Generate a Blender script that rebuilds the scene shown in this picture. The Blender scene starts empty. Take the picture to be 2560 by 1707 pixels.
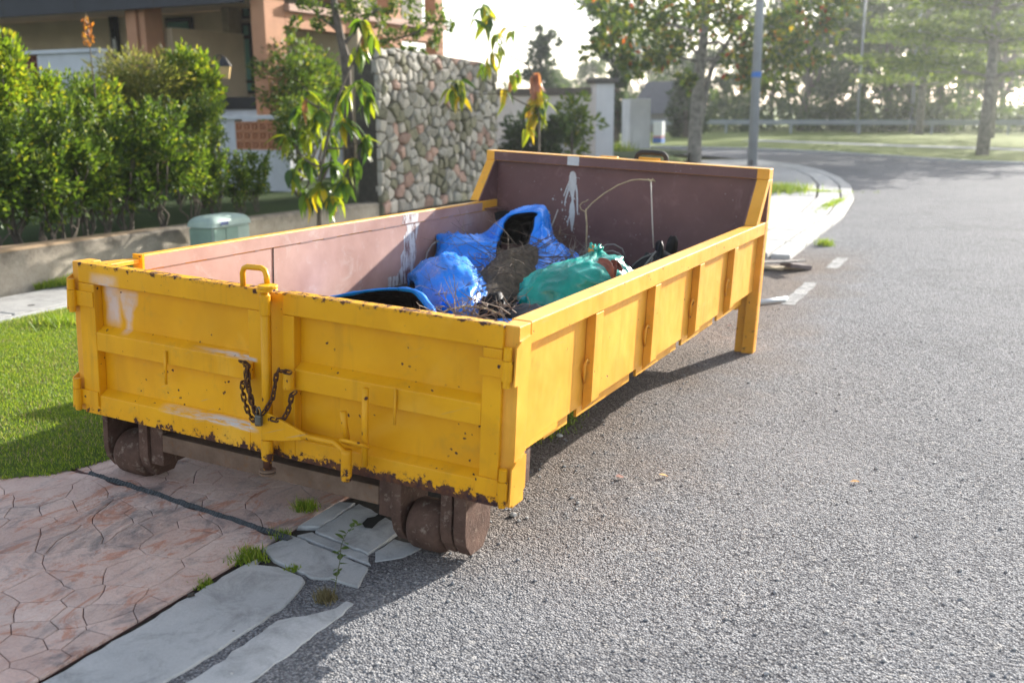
import bpy, bmesh, math, random
from mathutils import Vector, Matrix, noise as mnoise
R = math.radians
sc = bpy.context.scene
col = sc.collection

# ------------------------------------------------------------------ camera
cam_d = bpy.data.cameras.new('camera')
cam = bpy.data.objects.new('camera', cam_d)
col.objects.link(cam)
sc.camera = cam
RW = Matrix(((0.8996854614, 0.4364930767, -0.0063138380),
             (0.0936588063, -0.2071327327, -0.9738193154),
             (-0.4263731916, 0.8755397336, -0.2272357287)))      # rows: right, down, forward
CAM = Vector((3.97600326, -3.31440136, 1.87636935))
FPX = 2519.3077
cam.matrix_world = Matrix((
    (RW[0][0], -RW[1][0], -RW[2][0], CAM.x),
    (RW[0][1], -RW[1][1], -RW[2][1], CAM.y),
    (RW[0][2], -RW[1][2], -RW[2][2], CAM.z),
    (0, 0, 0, 1)))
cam_d.sensor_width = 36.0
cam_d.lens = FPX / 2560 * 36.0
cam_d.clip_start = 0.05
cam_d.clip_end = 3000
cam_d.dof.use_dof = True
cam_d.dof.focus_distance = 4.8
cam_d.dof.aperture_fstop = 1.9

# ------------------------------------------------------------------ sky, sun, exposure
SUN = Vector((0.86, 2.69, 1.0)).normalized()                   # towards the sun
SUN_EL = math.asin(SUN.z)
SUN_AZ = math.atan2(SUN.x, SUN.y)
world = bpy.data.worlds.new('World')
sc.world = world
world.use_nodes = True
wn = world.node_tree
wn.nodes.clear()
wo = wn.nodes.new('ShaderNodeOutputWorld')
bg = wn.nodes.new('ShaderNodeBackground')
sky = wn.nodes.new('ShaderNodeTexSky')
sky.sky_type = 'NISHITA'
sky.sun_disc = False
sky.sun_elevation = SUN_EL
sky.sun_rotation = SUN_AZ
sky.air_density = 1.0
sky.dust_density = 1.5
sky.ozone_density = 1.0
sky.altitude = 0
bg.inputs[1].default_value = 0.14
hs = wn.nodes.new('ShaderNodeHueSaturation')                         # milky tropical morning sky
hs.inputs['Saturation'].default_value = 0.55
wn.links.new(sky.outputs[0], hs.inputs['Color'])
wn.links.new(hs.outputs[0], bg.inputs[0])
wn.links.new(bg.outputs[0], wo.inputs[0])
sun_d = bpy.data.lights.new('sun', 'SUN')
sun_d.energy = 5.0
sun_d.angle = R(0.55)
sun_d.color = (1.0, 0.945, 0.86)
sun = bpy.data.objects.new('sun', sun_d)
col.objects.link(sun)
sun.rotation_euler = (-SUN).to_track_quat('-Z', 'Y').to_euler()
vs = sc.view_settings
vs.view_transform = 'Standard'
vs.look = 'None'
vs.exposure = 1.35
vs.gamma = 1.0
vs.use_curve_mapping = False
sc.cycles.max_bounces = 8
sc.cycles.transparent_max_bounces = 8

# ------------------------------------------------------------------ helpers
def ray(x, y):
    a, b = (x - 1280) / FPX, (y - 853.5) / FPX
    return RW[0] * a + RW[1] * b + RW[2]
def on_z(x, y, z=0.0):
    v = ray(x, y); return CAM + v * ((z - CAM.z) / v.z)
def on_x(x, y, X):
    v = ray(x, y); return CAM + v * ((X - CAM.x) / v.x)
def on_y(x, y, Y):
    v = ray(x, y); return CAM + v * ((Y - CAM.y) / v.y)
def at_d(x, y, d):
    return CAM + ray(x, y) * d
SK = Matrix(((0.9989118354, 0.0, 0.0466384503, 0.0),
             (-0.0005993229, 0.9999174302, 0.0128364204, 0.0),
             (-0.0466345993, -0.0128504038, 0.9988293554, 0.4456255653),
             (0, 0, 0, 1)))
SKI = SK.inverted()
def sk_y(x, y, Y):                       # point on the skip's own plane y = Y
    c = SKI @ CAM; v = SKI.to_3x3() @ ray(x, y); return c + v * ((Y - c.y) / v.y)
def sk_x(x, y, X):
    c = SKI @ CAM; v = SKI.to_3x3() @ ray(x, y); return c + v * ((X - c.x) / v.x)
def sk_z(x, y, Z):
    c = SKI @ CAM; v = SKI.to_3x3() @ ray(x, y); return c + v * ((Z - c.z) / v.z)

def nd(nt, typ, ins=None, **props):
    n = nt.nodes.new(typ)
    for k, v in props.items():
        setattr(n, k, v)
    for k, v in (ins or {}).items():
        s = n.inputs[k]
        if isinstance(v, bpy.types.NodeSocket):
            nt.links.new(v, s)
        else:
            s.default_value = v
    return n
def mth(nt, op, a, b=0.0, clamp=False):
    return nd(nt, 'ShaderNodeMath', {0: a, 1: b}, operation=op, use_clamp=clamp).outputs[0]
def c4(c):
    return (c[0], c[1], c[2], 1.0)
def mix(nt, f, a, b, mode='MIX'):
    n = nt.nodes.new('ShaderNodeMix'); n.data_type = 'RGBA'; n.blend_type = mode
    for i, v in ((0, f), (6, a), (7, b)):
        if isinstance(v, bpy.types.NodeSocket):
            nt.links.new(v, n.inputs[i])
        else:
            n.inputs[i].default_value = v if i == 0 else c4(v)
    return n.outputs[2]
def noi(nt, vec, scale, detail=4.0, rough=0.55, dist=0.0):
    return nd(nt, 'ShaderNodeTexNoise', {'Vector': vec, 'Scale': scale, 'Detail': detail, 'Roughness': rough, 'Distortion': dist}).outputs[0]
def vor(nt, vec, scale, feature='F1', out=0, rnd=1.0):
    return nd(nt, 'ShaderNodeTexVoronoi', {'Vector': vec, 'Scale': scale, 'Randomness': rnd}, feature=feature).outputs[out]
def rng(nt, v, a, b, c=0.0, d=1.0, smooth=False):
    n = nd(nt, 'ShaderNodeMapRange', {0: v, 1: a, 2: b, 3: c, 4: d})
    if smooth: n.interpolation_type = 'SMOOTHSTEP'
    return n.outputs[0]
def band(nt, v, a, b, soft):                 # 1 between a and b
    lo = rng(nt, v, a - soft, a + soft); hi = rng(nt, v, b - soft, b + soft, 1.0, 0.0)
    return mth(nt, 'MULTIPLY', lo, hi)
def mat(name, rough=0.7, metallic=0.0, spec=0.4):
    m = bpy.data.materials.new(name); m.use_nodes = True
    nt = m.node_tree
    b = nt.nodes['Principled BSDF']
    b.inputs['Roughness'].default_value = rough
    b.inputs['Metallic'].default_value = metallic
    b.inputs['Specular IOR Level'].default_value = spec
    return m, nt, b
def obj_co(nt):
    return nd(nt, 'ShaderNodeTexCoord').outputs['Object']
def world_co(nt):
    return nd(nt, 'ShaderNodeNewGeometry').outputs['Position']
def sep(nt, v):
    return nd(nt, 'ShaderNodeSeparateXYZ', {0: v}).outputs
def bump(nt, b, h, strength=0.5, dist=0.01):
    n = nd(nt, 'ShaderNodeBump', {'Height': h, 'Strength': strength, 'Distance': dist})
    nt.links.new(n.outputs[0], b.inputs['Normal'])
def setc(nt, b, c):
    if isinstance(c, bpy.types.NodeSocket): nt.links.new(c, b.inputs['Base Color'])
    else: b.inputs['Base Color'].default_value = c4(c)
def simple(name, c, rough=0.7, var=0.15, scale=8.0, bumpd=0.0, bscale=40.0, metallic=0.0, rnd=0.0, spec=0.4, c2=None):
    m, nt, b = mat(name, rough, metallic, spec)
    co = obj_co(nt)
    n = noi(nt, co, scale, 5.0, 0.6)
    f = rng(nt, n, 0.3, 0.7)
    lo = tuple(x * (1 - var) for x in c) if c2 is None else c2
    hi = tuple(min(1, x * (1 + var)) for x in c)
    cc = mix(nt, f, lo, hi)
    if rnd:
        r = nd(nt, 'ShaderNodeObjectInfo').outputs['Random']
        k = rng(nt, r, 0, 1, 1 - rnd, 1 + rnd)
        cc = mix(nt, 1.0, cc, nd(nt, 'ShaderNodeCombineColor', {0: k, 1: k, 2: k}).outputs[0], 'MULTIPLY')
    setc(nt, b, cc)
    if bumpd:
        bump(nt, b, noi(nt, co, bscale, 6.0, 0.65), 0.6, bumpd)
    return m

class MB:                                    # collects shapes, builds ONE mesh object
    def __init__(s): s.v = []; s.f = []; s.m = []; s.mi = 0
    def add(s, vs, fs):
        o = len(s.v); s.v += [tuple(v) for v in vs]; s.f += [tuple(i + o for i in f) for f in fs]; s.m += [s.mi] * len(fs); return s
    def box(s, x0, x1, y0, y1, z0, z1):
        return s.add([(x0, y0, z0), (x1, y0, z0), (x1, y1, z0), (x0, y1, z0), (x0, y0, z1), (x1, y0, z1), (x1, y1, z1), (x0, y1, z1)],
                     [(0, 3, 2, 1), (4, 5, 6, 7), (0, 1, 5, 4), (1, 2, 6, 5), (2, 3, 7, 6), (3, 0, 4, 7)])
    def prism(s, poly, off):                 # planar polygon extruded by vector off
        n = len(poly); off = Vector(off)
        vs = [Vector(p) for p in poly] + [Vector(p) + off for p in poly]
        fs = [tuple(range(n))[::-1], tuple(range(n, 2 * n))] + [(i, (i + 1) % n, n + (i + 1) % n, n + i) for i in range(n)]
        return s.add(vs, fs)
    def tube(s, pts, r, n=8, cap=True, close=False):
        pts = [Vector(p) for p in pts]; k = len(pts)
        rs = r if isinstance(r, (list, tuple)) else [r] * k
        vs = []; up = None
        for i, p in enumerate(pts):
            a = pts[(i - 1) % k] if (i > 0 or close) else p
            b = pts[(i + 1) % k] if (i < k - 1 or close) else p
            t = (b - a).normalized()
            if up is None:
                up = Vector((0, 0, 1)) if abs(t.z) < 0.9 else Vector((1, 0, 0))
            u = t.cross(up)
            if u.length < 1e-5: u = t.cross(Vector((0.3, 1, 0.1)))
            u.normalize(); w = u.cross(t).normalized(); up = w
            for j in range(n):
                an = 2 * math.pi * j / n
                vs.append(p + (u * math.cos(an) + w * math.sin(an)) * rs[i])
        fs = []
        for i in range(k if close else k - 1):
            i2 = (i + 1) % k
            for j in range(n):
                fs.append((i * n + j, i * n + (j + 1) % n, i2 * n + (j + 1) % n, i2 * n + j))
        if cap and not close:
            fs.append(tuple(range(n))[::-1]); fs.append(tuple((k - 1) * n + j for j in range(n)))
        return s.add(vs, fs)
    def cyl(s, a, b, r, n=12): return s.tube([a, b], r, n)
    def grid(s, rows):
        o = []; h = len(rows); w = len(rows[0])
        for r in rows: o += r
        return s.add(o, [(i * w + j, i * w + j + 1, (i + 1) * w + j + 1, (i + 1) * w + j) for i in range(h - 1) for j in range(w - 1)])
    def build(s, name, m, parent=None, smooth=False, bevel=0.0, loc=None, label=None):
        me = bpy.data.meshes.new(name); me.from_pydata(s.v, [], s.f)
        ms = m if isinstance(m, (list, tuple)) else [m]
        for x in ms: me.materials.append(x)
        if len(ms) > 1: me.polygons.foreach_set('material_index', s.m)
        if smooth: me.polygons.foreach_set('use_smooth', [True] * len(me.polygons))
        me.update()
        o = bpy.data.objects.new(name, me); col.objects.link(o)
        if parent: o.parent = parent
        if loc is not None: o.location = loc
        if bevel:
            b = o.modifiers.new('bevel', 'BEVEL'); b.width = bevel; b.segments = 2; b.limit_method = 'ANGLE'; b.angle_limit = R(40)
        if label: o['label'] = label
        return o
def tag(o, label, cat=None, group=None, kind=None):
    if label: o['label'] = label
    if cat: o['category'] = cat
    if group: o['group'] = group
    if kind: o['kind'] = kind
    return o
def empty(name, loc=(0, 0, 0), rz=0.0):
    o = bpy.data.objects.new(name, None); col.objects.link(o); o.location = loc; o.rotation_euler = (0, 0, rz); o.empty_display_size = 0.2
    return o
def link_copy(src, name, parent=None, loc=None, rot=None, scale=None):
    o = bpy.data.objects.new(name, src if isinstance(src, bpy.types.Mesh) else src.data); col.objects.link(o)
    if parent: o.parent = parent
    if loc is not None: o.location = loc
    if rot is not None: o.rotation_euler = rot
    if scale is not None: o.scale = scale
    return o
def mesh_of(mb, name, ms, smooth=False):
    me = bpy.data.meshes.new(name); me.from_pydata(mb.v, [], mb.f)
    ms = ms if isinstance(ms, (list, tuple)) else [ms]
    for x in ms: me.materials.append(x)
    if len(ms) > 1: me.polygons.foreach_set('material_index', mb.m)
    if smooth: me.polygons.foreach_set('use_smooth', [True] * len(me.polygons))
    me.update(); return me
def nz(p, s=1.0, seed=0.0):
    return mnoise.noise(Vector((p[0] * s + seed * 7.13, p[1] * s - seed * 3.7, p[2] * s + seed * 1.9)))

# ------------------------------------------------------------------ ground materials
def asphalt():
    m, nt, b = mat('chip_seal_asphalt', 0.95, 0.0, 0.12)
    co = world_co(nt); x, y, z = sep(nt, co)
    v1 = nd(nt, 'ShaderNodeTexVoronoi', {'Vector': co, 'Scale': 115.0}, feature='F1')
    v2 = nd(nt, 'ShaderNodeTexVoronoi', {'Vector': co, 'Scale': 42.0}, feature='F1')
    k = sep(nt, v1.outputs['Color'])[0]
    c = mix(nt, rng(nt, k, 0.1, 0.9), (0.090, 0.094, 0.108), (0.40, 0.405, 0.42))
    c = mix(nt, rng(nt, sep(nt, v2.outputs['Color'])[1], 0.95, 0.97, 0.0, 0.7), c, (0.42, 0.41, 0.40))
    c = mix(nt, rng(nt, v1.outputs[0], 0.45, 0.80, 0.0, 0.75), c, (0.045, 0.045, 0.050))
    c = mix(nt, rng(nt, noi(nt, co, 0.7, 4.0, 0.6), 0.40, 0.65, 0.0, 0.30), c, (0.27, 0.27, 0.28))
    c = mix(nt, rng(nt, noi(nt, co, 0.9, 6.0, 0.7, 0.8), 0.54, 0.70, 0.0, 0.40), c, (0.085, 0.085, 0.092))
    # soil and dry grit washed against the gutter
    d = mth(nt, 'ADD', x, mth(nt, 'MULTIPLY', mth(nt, 'SUBTRACT', noi(nt, co, 1.6, 5.0, 0.65), 0.5), 1.3))
    s = mth(nt, 'MULTIPLY', rng(nt, d, 1.95, 2.75, 0.65, 0.0), mth(nt, 'MULTIPLY', rng(nt, y, -0.2, 0.5), rng(nt, y, 9.0, 11.0, 1.0, 0.0)))
    c = mix(nt, s, c, mix(nt, rng(nt, k, 0.0, 1.0), (0.09, 0.062, 0.042), (0.30, 0.225, 0.165)))
    setc(nt, b, c)
    h = mth(nt, 'SUBTRACT', mth(nt, 'MULTIPLY', mth(nt, 'SUBTRACT', 1.0, v1.outputs[0]), 0.55), mth(nt, 'MULTIPLY', v2.outputs[0], 0.5))
    h = mth(nt, 'ADD', h, mth(nt, 'MULTIPLY', noi(nt, co, 22.0, 4.0, 0.6), 0.45))
    # smoother wheel tracks
    bump(nt, b, h, 1.0, 0.022)
    return m
M_ASPH = asphalt()
def concrete(name, a, b_, stain=0.55, rnd=0.12, rough=0.85, spots=True):
    m, nt, b = mat(name, rough, 0.0, 0.25)
    co = world_co(nt)
    c = mix(nt, rng(nt, noi(nt, co, 2.2, 6.0, 0.65), 0.3, 0.7), a, b_)
    c = mix(nt, rng(nt, noi(nt, co, 120.0, 3.0, 0.7), 0.35, 0.7, 0.0, 0.22), c, tuple(x * 0.5 for x in a))
    c = mix(nt, rng(nt, noi(nt, co, 5.5, 7.0, 0.72, 0.7), 0.47, 0.70, 0.0, stain), c, (0.10, 0.10, 0.10))
    if spots:
        c = mix(nt, mth(nt, 'MULTIPLY', rng(nt, vor(nt, co, 9.0), 0.03, 0.06, 1.0, 0.0), 0.8), c, (0.05, 0.05, 0.05))
    r = nd(nt, 'ShaderNodeObjectInfo').outputs['Random']
    k = rng(nt, r, 0, 1, 1 - rnd, 1 + rnd)
    c = mix(nt, 1.0, c, nd(nt, 'ShaderNodeCombineColor', {0: k, 1: k, 2: k}).outputs[0], 'MULTIPLY')
    setc(nt, b, c)
    bump(nt, b, mth(nt, 'ADD', noi(nt, co, 150.0, 4.0, 0.7), mth(nt, 'MULTIPLY', noi(nt, co, 14.0, 5.0), 2.0)), 0.5, 0.005)
    return m
M_GUTTER = concrete('gutter_concrete', (0.40, 0.41, 0.415), (0.53, 0.535, 0.53))
M_PAVE = concrete('pale_pavement_concrete', (0.42, 0.42, 0.41), (0.55, 0.54, 0.52), 0.35)
M_COVER = concrete('drain_cover_concrete', (0.38, 0.37, 0.35), (0.50, 0.49, 0.46), 0.5)
def stamped():
    m, nt, b = mat('stamped_concrete', 0.62, 0.0, 0.35)
    co = world_co(nt)
    c = mix(nt, rng(nt, noi(nt, co, 2.6, 6.0, 0.65, 0.4), 0.32, 0.68), (0.52, 0.35, 0.30), (0.66, 0.52, 0.46))
    st = nd(nt, 'ShaderNodeVectorMath', {0: co, 1: (5, 2.2, 1)}, operation='MULTIPLY').outputs[0]
    c = mix(nt, rng(nt, noi(nt, st, 1.4, 6.0, 0.7, 1.2), 0.54, 0.62, 0.0, 0.85), c, (0.50, 0.24, 0.16))
    c = mix(nt, rng(nt, noi(nt, st, 0.9, 7.0, 0.75, 1.0), 0.52, 0.66, 0.0, 0.80), c, (0.17, 0.165, 0.17))
    c = mix(nt, rng(nt, noi(nt, co, 70.0, 4.0, 0.7), 0.45, 0.75, 0.0, 0.25), c, (0.20, 0.15, 0.14))
    r = nd(nt, 'ShaderNodeObjectInfo').outputs['Random']
    k = rng(nt, r, 0, 1, 0.93, 1.07)
    c = mix(nt, 1.0, c, nd(nt, 'ShaderNodeCombineColor', {0: k, 1: k, 2: k}).outputs[0], 'MULTIPLY')
    setc(nt, b, c)
    bump(nt, b, mth(nt, 'ADD', mth(nt, 'MULTIPLY', noi(nt, st, 2.2, 6.0, 0.65, 0.8), 2.0), noi(nt, co, 40.0, 4.0, 0.6)), 0.7, 0.012)
    return m
M_STAMP = stamped()
M_GROUT = simple('dark_red_grout', (0.10, 0.052, 0.045), 0.9, 0.3, 20, 0.004)
M_SOIL = simple('dark_joint_soil', (0.050, 0.044, 0.036), 0.95, 0.4, 30, 0.01, 60)
M_TAR = simple('crumbled_tar_filler', (0.060, 0.068, 0.075), 0.85, 0.4, 60, 0.012, 90)
def grassy(name, a, b_, c_):
    m, nt, b = mat(name, 0.9, 0.0, 0.2)
    co = world_co(nt)
    c = mix(nt, rng(nt, noi(nt, co, 0.55, 5.0, 0.65), 0.35, 0.65), a, b_)
    c = mix(nt, rng(nt, noi(nt, co, 7.0, 6.0, 0.75), 0.45, 0.75), c, c_)
    setc(nt, b, c); bump(nt, b, noi(nt, co, 30.0, 6.0, 0.8), 1.0, 0.05)
    return m
M_LAWN = grassy('lawn_turf', (0.085, 0.145, 0.020), (0.125, 0.195, 0.030), (0.17, 0.21, 0.055))
M_FARLAWN = grassy('far_lawn_turf', (0.15, 0.20, 0.040), (0.22, 0.265, 0.06), (0.26, 0.26, 0.10))
M_YARD = grassy('garden_turf', (0.030, 0.060, 0.012), (0.055, 0.095, 0.020), (0.06, 0.07, 0.03))

def sheet(name, pts, z, m, kind='structure', thick=0.0):
    mb = MB()
    P = [Vector((p[0], p[1], z if len(p) < 3 else p[2])) for p in pts]
    if thick: mb.prism(P, (0, 0, -thick))
    else: mb.add(P, [tuple(range(len(P)))])
    o = mb.build(name, m)
    bm = bmesh.new(); bm.from_mesh(o.data); bmesh.ops.recalc_face_normals(bm, faces=bm.faces)
    if not thick and bm.faces[:] and bm.faces[0].normal.z < 0: bmesh.ops.reverse_faces(bm, faces=bm.faces)
    bm.to_mesh(o.data); bm.free()
    if kind: o['kind'] = kind
    return o

# ------------------------------------------------------------------ ground, road, lawns
sheet('ground', [(-900, -300), (900, -300), (900, 1500), (-900, 1500)], -0.12, M_FARLAWN)
kerb_px = [(2110, 545), (2138, 500), (2128, 468), (2100, 447), (2060, 431), (2000, 416), (1900, 403), (1800, 393), (1700, 386), (1640, 383)]
kerb = [Vector((1.66, 9.4, 0)), Vector((1.60, 12.0, 0))] + [on_z(*q) for q in kerb_px]
for k in kerb: k.z = 0
far_px = [(1400, 366), (1640, 370), (1900, 376), (2100, 386), (2300, 400), (2420, 408), (2560, 413)]
far = [on_z(*q) for q in far_px]
far_end = far[-1] + (far[-1] - far[-2]) * 6
L0 = kerb[-1] + (kerb[-1] - kerb[-2]) * 4
F0 = far[0] + (far[0] - far[1]) * 1.5
road_pts = [(1.80, 1.3), (1.80, -40), (60, -40), (60, far_end.y - 8), (far_end.x, far_end.y)] + [(p.x, p.y) for p in reversed(far)] + [(F0.x, F0.y), (L0.x, L0.y)] + [(p.x, p.y) for p in reversed(kerb)] + [(1.35, 9.3), (1.30, 1.3)]
road = sheet('road', road_pts, 0.0, M_ASPH)
# worn white edge-line paint
M_LINE = simple('worn_road_paint', (0.62, 0.62, 0.60), 0.7, 0.25, 25, 0.006, 80)
def blob(cx, cy, rx, ry, z, seed, n=22):
    rd = random.Random(seed)
    return [Vector((cx + rx * math.cos(a) * (1 + rd.uniform(-.18, .18)), cy + ry * math.sin(a) * (1 + rd.uniform(-.10, .10)), z)) for a in [2 * math.pi * k / n for k in range(n)]]
def worn_line():
    m, nt, b = mat('worn_line', 0.8)
    co = world_co(nt)
    f = mth(nt, 'MULTIPLY', rng(nt, noi(nt, co, 7.0, 6.0, 0.7), 0.42, 0.56), rng(nt, noi(nt, co, 60.0, 3.0, 0.7), 0.30, 0.55))
    setc(nt, b, mix(nt, f, (0.19, 0.19, 0.192), (0.38, 0.38, 0.37))); bump(nt, b, vor(nt, co, 115.0), 0.9, -0.01)
    return m
M_LINE = worn_line()
for i, (x0, y0, x1, y1) in enumerate(((2.12, 6.40, 2.255, 7.75), (2.155, 8.85, 2.30, 9.75))):
    n_ = 12; mb = MB(); rl_ = random.Random(i)
    mb.grid([[(x0 + rl_.uniform(-.012, .012), y0 + (y1 - y0) * k / n_, 0.004) for k in range(n_ + 1)], [(x1 + rl_.uniform(-.012, .012), y0 + (y1 - y0) * k / n_, 0.004) for k in range(n_ + 1)]])
    mb.build('line_paint', M_LINE, road)

# far lawn across the junction, with its footpath
flawn = sheet('far_lawn', [(p.x, p.y) for p in far] + [(far_end.x, far_end.y), (200, 60), (200, 75), (-160, 110), (-160, 70), (F0.x, F0.y)], 0.05, M_FARLAWN)
mb = MB()
for a, b_ in zip(far[:-1], far[1:]):
    mb.prism([Vector((a.x, a.y, 0.0)), Vector((b_.x, b_.y, 0.0)), Vector((b_.x + .05, b_.y + 0.28, 0.0)), Vector((a.x + .05, a.y + 0.28, 0.0))], (0, 0, 0.085))
tag(mb.build('far_kerb', M_GUTTER), None, kind='structure')
pth = [on_z(*q, 0.06) for q in [(1850, 352), (2050, 359), (2250, 367), (2420, 372), (2560, 377)]]
pe = pth[-1] + (pth[-1] - pth[-2]) * 4
pth = pth + [pe]
tag(MB().grid([[(p.x, p.y, 0.062) for p in pth], [(p.x + 0.5, p.y + 1.6, 0.062) for p in pth]]).build('footpath', M_PAVE), None, kind='structure')

# pavement slabs and kerb stones behind the skip, along the bend
def along(poly, step):
    out = []; seg = 0
    for a, b_ in zip(poly[:-1], poly[1:]):
        n = max(1, round((b_ - a).length / step))
        for k in range(n): out.append(a + (b_ - a) * (k / n))
    return out + [poly[-1]]
def norm_at(pts, i):
    a = pts[max(0, i - 1)]; b_ = pts[min(len(pts) - 1, i + 1)]; t = (b_ - a).normalized()
    return Vector((-t.y, t.x, 0))
pave = sheet('pavement', [(1.70, 9.0), (1.2, 26), (-1.5, 31), (-4, 34), (-7, 30), (-3.0, 24), (-1.8, 9.0)], -0.03, M_SOIL)
kp = along(kerb[:9], 1.55)
nk = [norm_at(kp, i) for i in range(len(kp))]
def poly_slab(P, z0, z1, name, m, parent, bevel=0.012, jag=0.0):
    if jag:
        Q = []
        for i in range(len(P)):
            a, b_ = P[i], P[(i + 1) % len(P)]; n = max(1, int((b_ - a).length / 0.045))
            for k in range(n):
                p = a + (b_ - a) * (k / n)
                Q.append(Vector((p.x + jag * nz((p.x, p.y, 0), 16.0, 3) + jag * 0.6 * nz((p.x, p.y, 0), 45.0, 4), p.y + jag * nz((p.x, p.y, 0), 16.0, 6) + jag * 0.6 * nz((p.x, p.y, 0), 45.0, 8), 0)))
        P = Q
    c = sum(P, Vector()) / len(P)
    mb = MB(); mb.prism([Vector((p.x - c.x, p.y - c.y, z1 - z0 if True else 0)) for p in P], (0, 0, -(z1 - z0)))
    o = mb.build(name, m, parent, bevel=bevel); o.location = (c.x, c.y, z0)
    bm = bmesh.new(); bm.from_mesh(o.data); bmesh.ops.recalc_face_normals(bm, faces=bm.faces); bm.to_mesh(o.data); bm.free()
    return o
def strip(a, b_, i, j, g):
    t = (kp[j] - kp[i]).normalized() * g
    return [kp[i] + nk[i] * a + t, kp[j] + nk[j] * a - t, kp[j] + nk[j] * b_ - t, kp[i] + nk[i] * b_ + t]
for i in range(len(kp) - 1):
    poly_slab(strip(0.02, 0.26, i, i + 1, 0.018), -0.05, 0.05, 'kerb_stone', M_PAVE, pave)
    poly_slab(strip(0.30, 0.72, i, i + 1, 0.016), -0.05, 0.062, 'channel_slab', M_PAVE, pave)
for i in range(0, len(kp) - 2, 2):
    poly_slab(strip(0.77, 2.7, i, i + 2, 0.02), -0.05, 0.068, 'paving_slab', M_PAVE, pave)
verge = sheet('verge', [kp[i] + nk[i] * 2.72 for i in range(len(kp))] + [(-9, 38), (-12, 33), (-5.1, 15), (-5.1, 8.0), (1.15, 8.0)], 0.03, M_LAWN)

# ------------------------------------------------------------------ gutter beside the driveway: cracked slabs on dark soil
gut = sheet('gutter', [(1.16, -6), (1.86, -6), (1.86, 9.2), (1.16, 9.2)], -0.006, M_SOIL)
def px_slab(px, z=0.012, name='gutter_slab', m=M_GUTTER, parent=gut):
    return poly_slab([on_z(x, y, z) for x, y in px], -0.05, z, name, m, parent, 0.006, 0.010)
P = [Vector((1.238, -0.42, 0)), Vector((1.262, -0.20, 0))] + [on_z(x, y, 0.012) for x, y in [(640, 1409), (692, 1413), (735, 1432), (768, 1450), (752, 1470), (735, 1492), (640, 1562), (560, 1612), (402, 1709)]]
poly_slab(P + [Vector((1.56, -3.2, 0)), Vector((1.236, -3.2, 0)), Vector((1.240, -1.9, 0)), Vector((1.234, -1.2, 0)), Vector((1.242, -0.8, 0))], -0.05, 0.012, 'gutter_slab', M_GUTTER, gut, 0.006, 0.012)
px_slab([(656, 1370), (728, 1335), (922, 1417), (896, 1466), (828, 1446), (776, 1441), (686, 1396)])
px_slab([(742, 1336), (780, 1328), (921, 1388), (927, 1411)], 0.010)
px_slab([(726, 1316), (843, 1251), (888, 1256), (800, 1316)], 0.014)
px_slab([(786, 1326), (897, 1257), (1012, 1318), (921, 1382)], 0.012)
px_slab([(938, 1378), (985, 1346), (1066, 1362), (1010, 1392), (938, 1404)], 0.006)
mb = MB(); hp = [on_z(x, y, 0.0165) for x, y in [(905, 1308), (918, 1294), (938, 1290), (948, 1282), (960, 1281), (968, 1290), (955, 1298), (946, 1304), (930, 1320), (912, 1318)]]
mb.add(hp, [tuple(range(len(hp)))]); mb.build('broken_hole', simple('hole_black', (0.004, 0.004, 0.004), 1.0), gut)
P = [on_z(x, y, 0.008) for x, y in [(836, 1520), (868, 1500), (884, 1506), (760, 1606), (640, 1692)]]
poly_slab(P + [Vector((1.80, -1.3, 0)), Vector((1.80, -3.2, 0)), Vector((1.655, -3.2, 0)), Vector((1.665, -1.0, 0)), Vector((1.675, -0.6, 0))], -0.05, 0.006, 'gutter_slab', M_GUTTER, gut, 0.004, 0.014)
sheet_g = sheet('gutter_grit', [(1.50, -3.2), (1.82, -3.2), (1.82, 0.3), (1.70, 0.1), (1.52, -0.15)], 0.0015, M_ASPH, None); sheet_g.parent = gut
poly_slab([Vector((1.225, 0.72, 0)), Vector((1.79, 0.86, 0)), Vector((1.79, 1.27, 0)), Vector((1.225, 1.27, 0))], -0.05, 0.006, 'gutter_slab', M_GUTTER, gut, 0.008)
tag(MB().cyl((1.245, -0.62, 0.02), (1.26, -0.60, 0.022), 0.008, 6).build('pebble', M_SOIL), 'tiny dark pebble lying on the big gutter slab', 'pebble')

# ------------------------------------------------------------------ driveway of stamped concrete: every stamped stone is a piece
def zdrive(x): return 0.018 + 0.085 * min(1.0, max(0.0, (1.2 - x) / 1.1))
def drv(px): 
    p = on_z(px[0], px[1], 0.06)
    for _ in range(5): p = on_z(px[0], px[1], zdrive(p.x))
    return p
edge = [drv(q) for q in [(-260, 1240), (0, 1197), (130, 1186), (215, 1166), (300, 1140), (390, 1108)]]
edge = [(p.x, p.y) for p in edge]
d0 = edge[-1]
drive_poly = [(1.205, -3.4), (1.205, 2.3), (0.75, 1.9), (d0[0] + 0.15, d0[1] + 0.2)] + edge[::-1] + [(-5.0, edge[0][1] - 0.2), (-5.0, -3.4)]
mb = MB()
dn = [Vector((p[0], p[1], zdrive(p[0]) - 0.012)) for p in drive_poly]
cx = [(-5.0), (0.1), (1.195)]
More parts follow.
